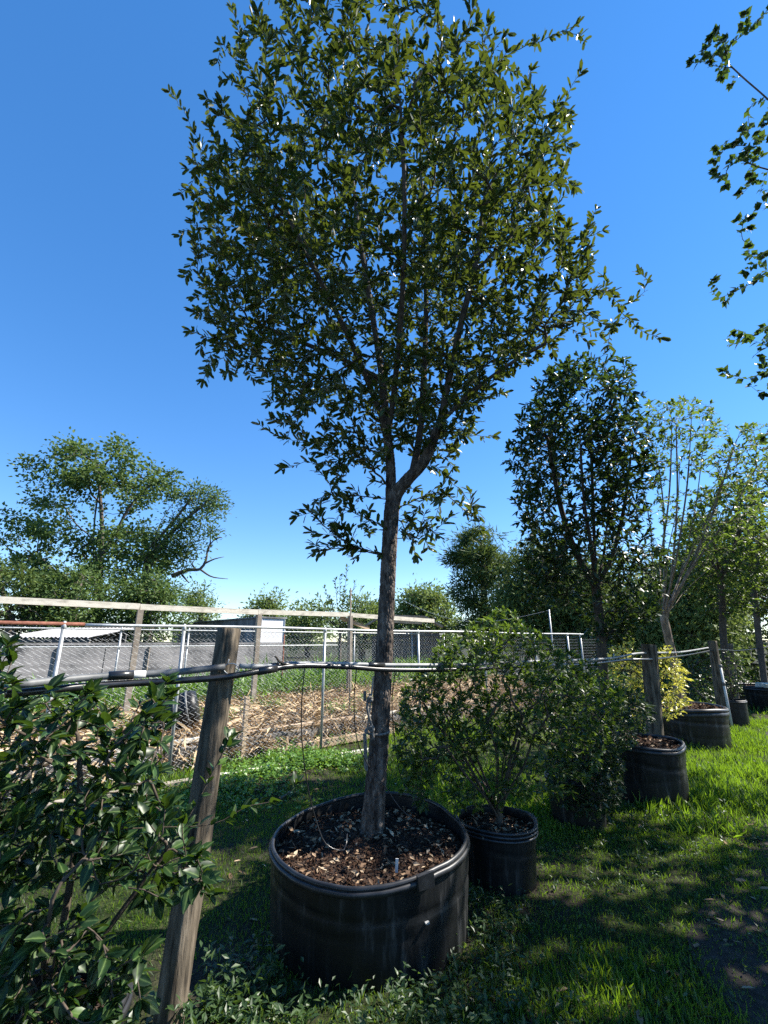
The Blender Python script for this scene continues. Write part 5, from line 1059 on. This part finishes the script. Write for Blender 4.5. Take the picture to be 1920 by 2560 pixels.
# leafy weeds: around the big pot, scattered in the lawn, clover by the fence
def plants(centers, per, h, size, r, tmpl):
    c = np.repeat(np.asarray(centers), per, 0); k = len(c); t = r.rand(k); hh = np.repeat(h * r.uniform(0.5, 1.2, len(centers)), per)
    P = c + np.stack([r.normal(0, 0.022, k) * (0.4 + t), r.normal(0, 0.022, k) * (0.4 + t), hh * t], 1)
    d = r.normal(0, 0.8, (k, 3)); d[:, 2] = np.abs(d[:, 2]) * 0.5 + 0.05
    return tmpl, P, d, r.normal(0, 0.4, (k, 3)) + (0, 0, 1), size * r.uniform(0.6, 1.3, k), np.repeat(r.beta(2, 2, len(centers)), per) * 0.7 + 0.3 * r.rand(k)
def scatter(n, cx, cy, sx, sy, r):
    x = r.normal(cx, sx, n); y = r.normal(cy, sy, n); ok = np.ones(n, bool)
    for (c, q) in POTS: ok &= (x - c[0]) ** 2 + (y - c[1]) ** 2 > (q * 0.985) ** 2
    off = (x - FA[0]) * FN[0] + (y - FA[1]) * FN[1]; ok &= off < 0.3
    x, y = x[ok], y[ok]; return np.stack([x, y, ground_z(x, y)], 1)
b = B()
b.leaves(*plants(scatter(120, -0.72, 2.62, 0.16, 0.22, r11), 12, 0.13, 0.045, r11, T_SMALL))
b.leaves(*plants(scatter(70, -0.45, 2.35, 0.25, 0.16, r11), 11, 0.11, 0.04, r11, T_SMALL))
b.leaves(*plants(scatter(70, 0.12, 2.48, 0.17, 0.10, r11), 12, 0.17, 0.035, r11, T_SMALL))
b.leaves(*plants(scatter(80, 0.45, 2.75, 0.22, 0.2, r11), 11, 0.10, 0.034, r11, T_SMALL))
b.leaves(*plants(scatter(60, 0.62, 3.35, 0.15, 0.25, r11), 10, 0.10, 0.034, r11, T_SMALL))
b.leaves(*plants(scatter(240, 1.7, 3.6, 0.9, 0.9, r11), 7, 0.06, 0.030, r11, T_SMALL))
b.leaves(*plants(scatter(120, 2.6, 5.0, 0.8, 0.7, r11), 8, 0.08, 0.04, r11, T_SMALL))
tag(b.build('leafy_weeds', M['weed']), 'low leafy weeds around the foot of the pots', 'weeds', kind='stuff')
b = B()
cc = [atz(700, 1915), atz(640, 1940), atz(760, 1900), atz(570, 1975), atz(850, 1905), atz(790, 1920)]
for c in cc: b.leaves(*plants(scatter(105, c[0], c[1], 0.28, 0.17, r11), 9, 0.13, 0.045, r11, T_WIDE))
for c in (atz(520, 2010), atz(620, 1975)): b.leaves(*plants(scatter(90, c[0], c[1], 0.4, 0.3, r11), 8, 0.06, 0.04, r11, T_WIDE))
for s_, o_, q_ in ((1.6, 0.3, 60), (2.6, 0.25, 50), (0.6, 0.2, 40), (3.3, 0.9, 40), (0.9, 1.3, 60), (2.2, 1.6, 50), (-0.6, 1.5, 60), (4.4, 1.2, 60), (5.2, 0.4, 60), (-1.2, 0.3, 40)):
    c = fpt(s_, o_, 0); k = np.stack([r11.normal(c[0], 0.22, q_), r11.normal(c[1], 0.16, q_), np.full(q_, float(bed_z(o_)) if o_ > 0.42 else 0.0)], 1); b.leaves(*plants(k, 8, 0.22, 0.05, r11, T_SMALL))
tag(b.build('clover_patch', M['clover']), 'bright green clover patch spreading before the fence', 'clover', kind='stuff')
# fallen leaves
n = 1500; x = r11.uniform(-2.5, 6, n); y = r11.uniform(1.2, 7, n); pr = 0.25 + 0.75 * np.clip((x - path_edge(y)) / 0.4 + 0.8, 0, 1); ok = r11.rand(n) < pr
for (c, q) in POTS: ok &= (x - c[0]) ** 2 + (y - c[1]) ** 2 > (q * 1.02) ** 2
x, y = x[ok], y[ok]; n = len(x)
b = B(); b.leaves(T_OAK, np.stack([x, y, ground_z(x, y) + r11.uniform(0.012, 0.035, n)], 1), r11.normal(0, 1, (n, 3)) * (1, 1, 0.2), r11.normal(0, 0.35, (n, 3)) + (0, 0, 1), r11.uniform(0.03, 0.085, n), r11.beta(2, 2, n))
tag(b.build('fallen_leaves', M['litter']), 'dry fallen leaves scattered over grass and dirt', 'leaf litter', kind='stuff')
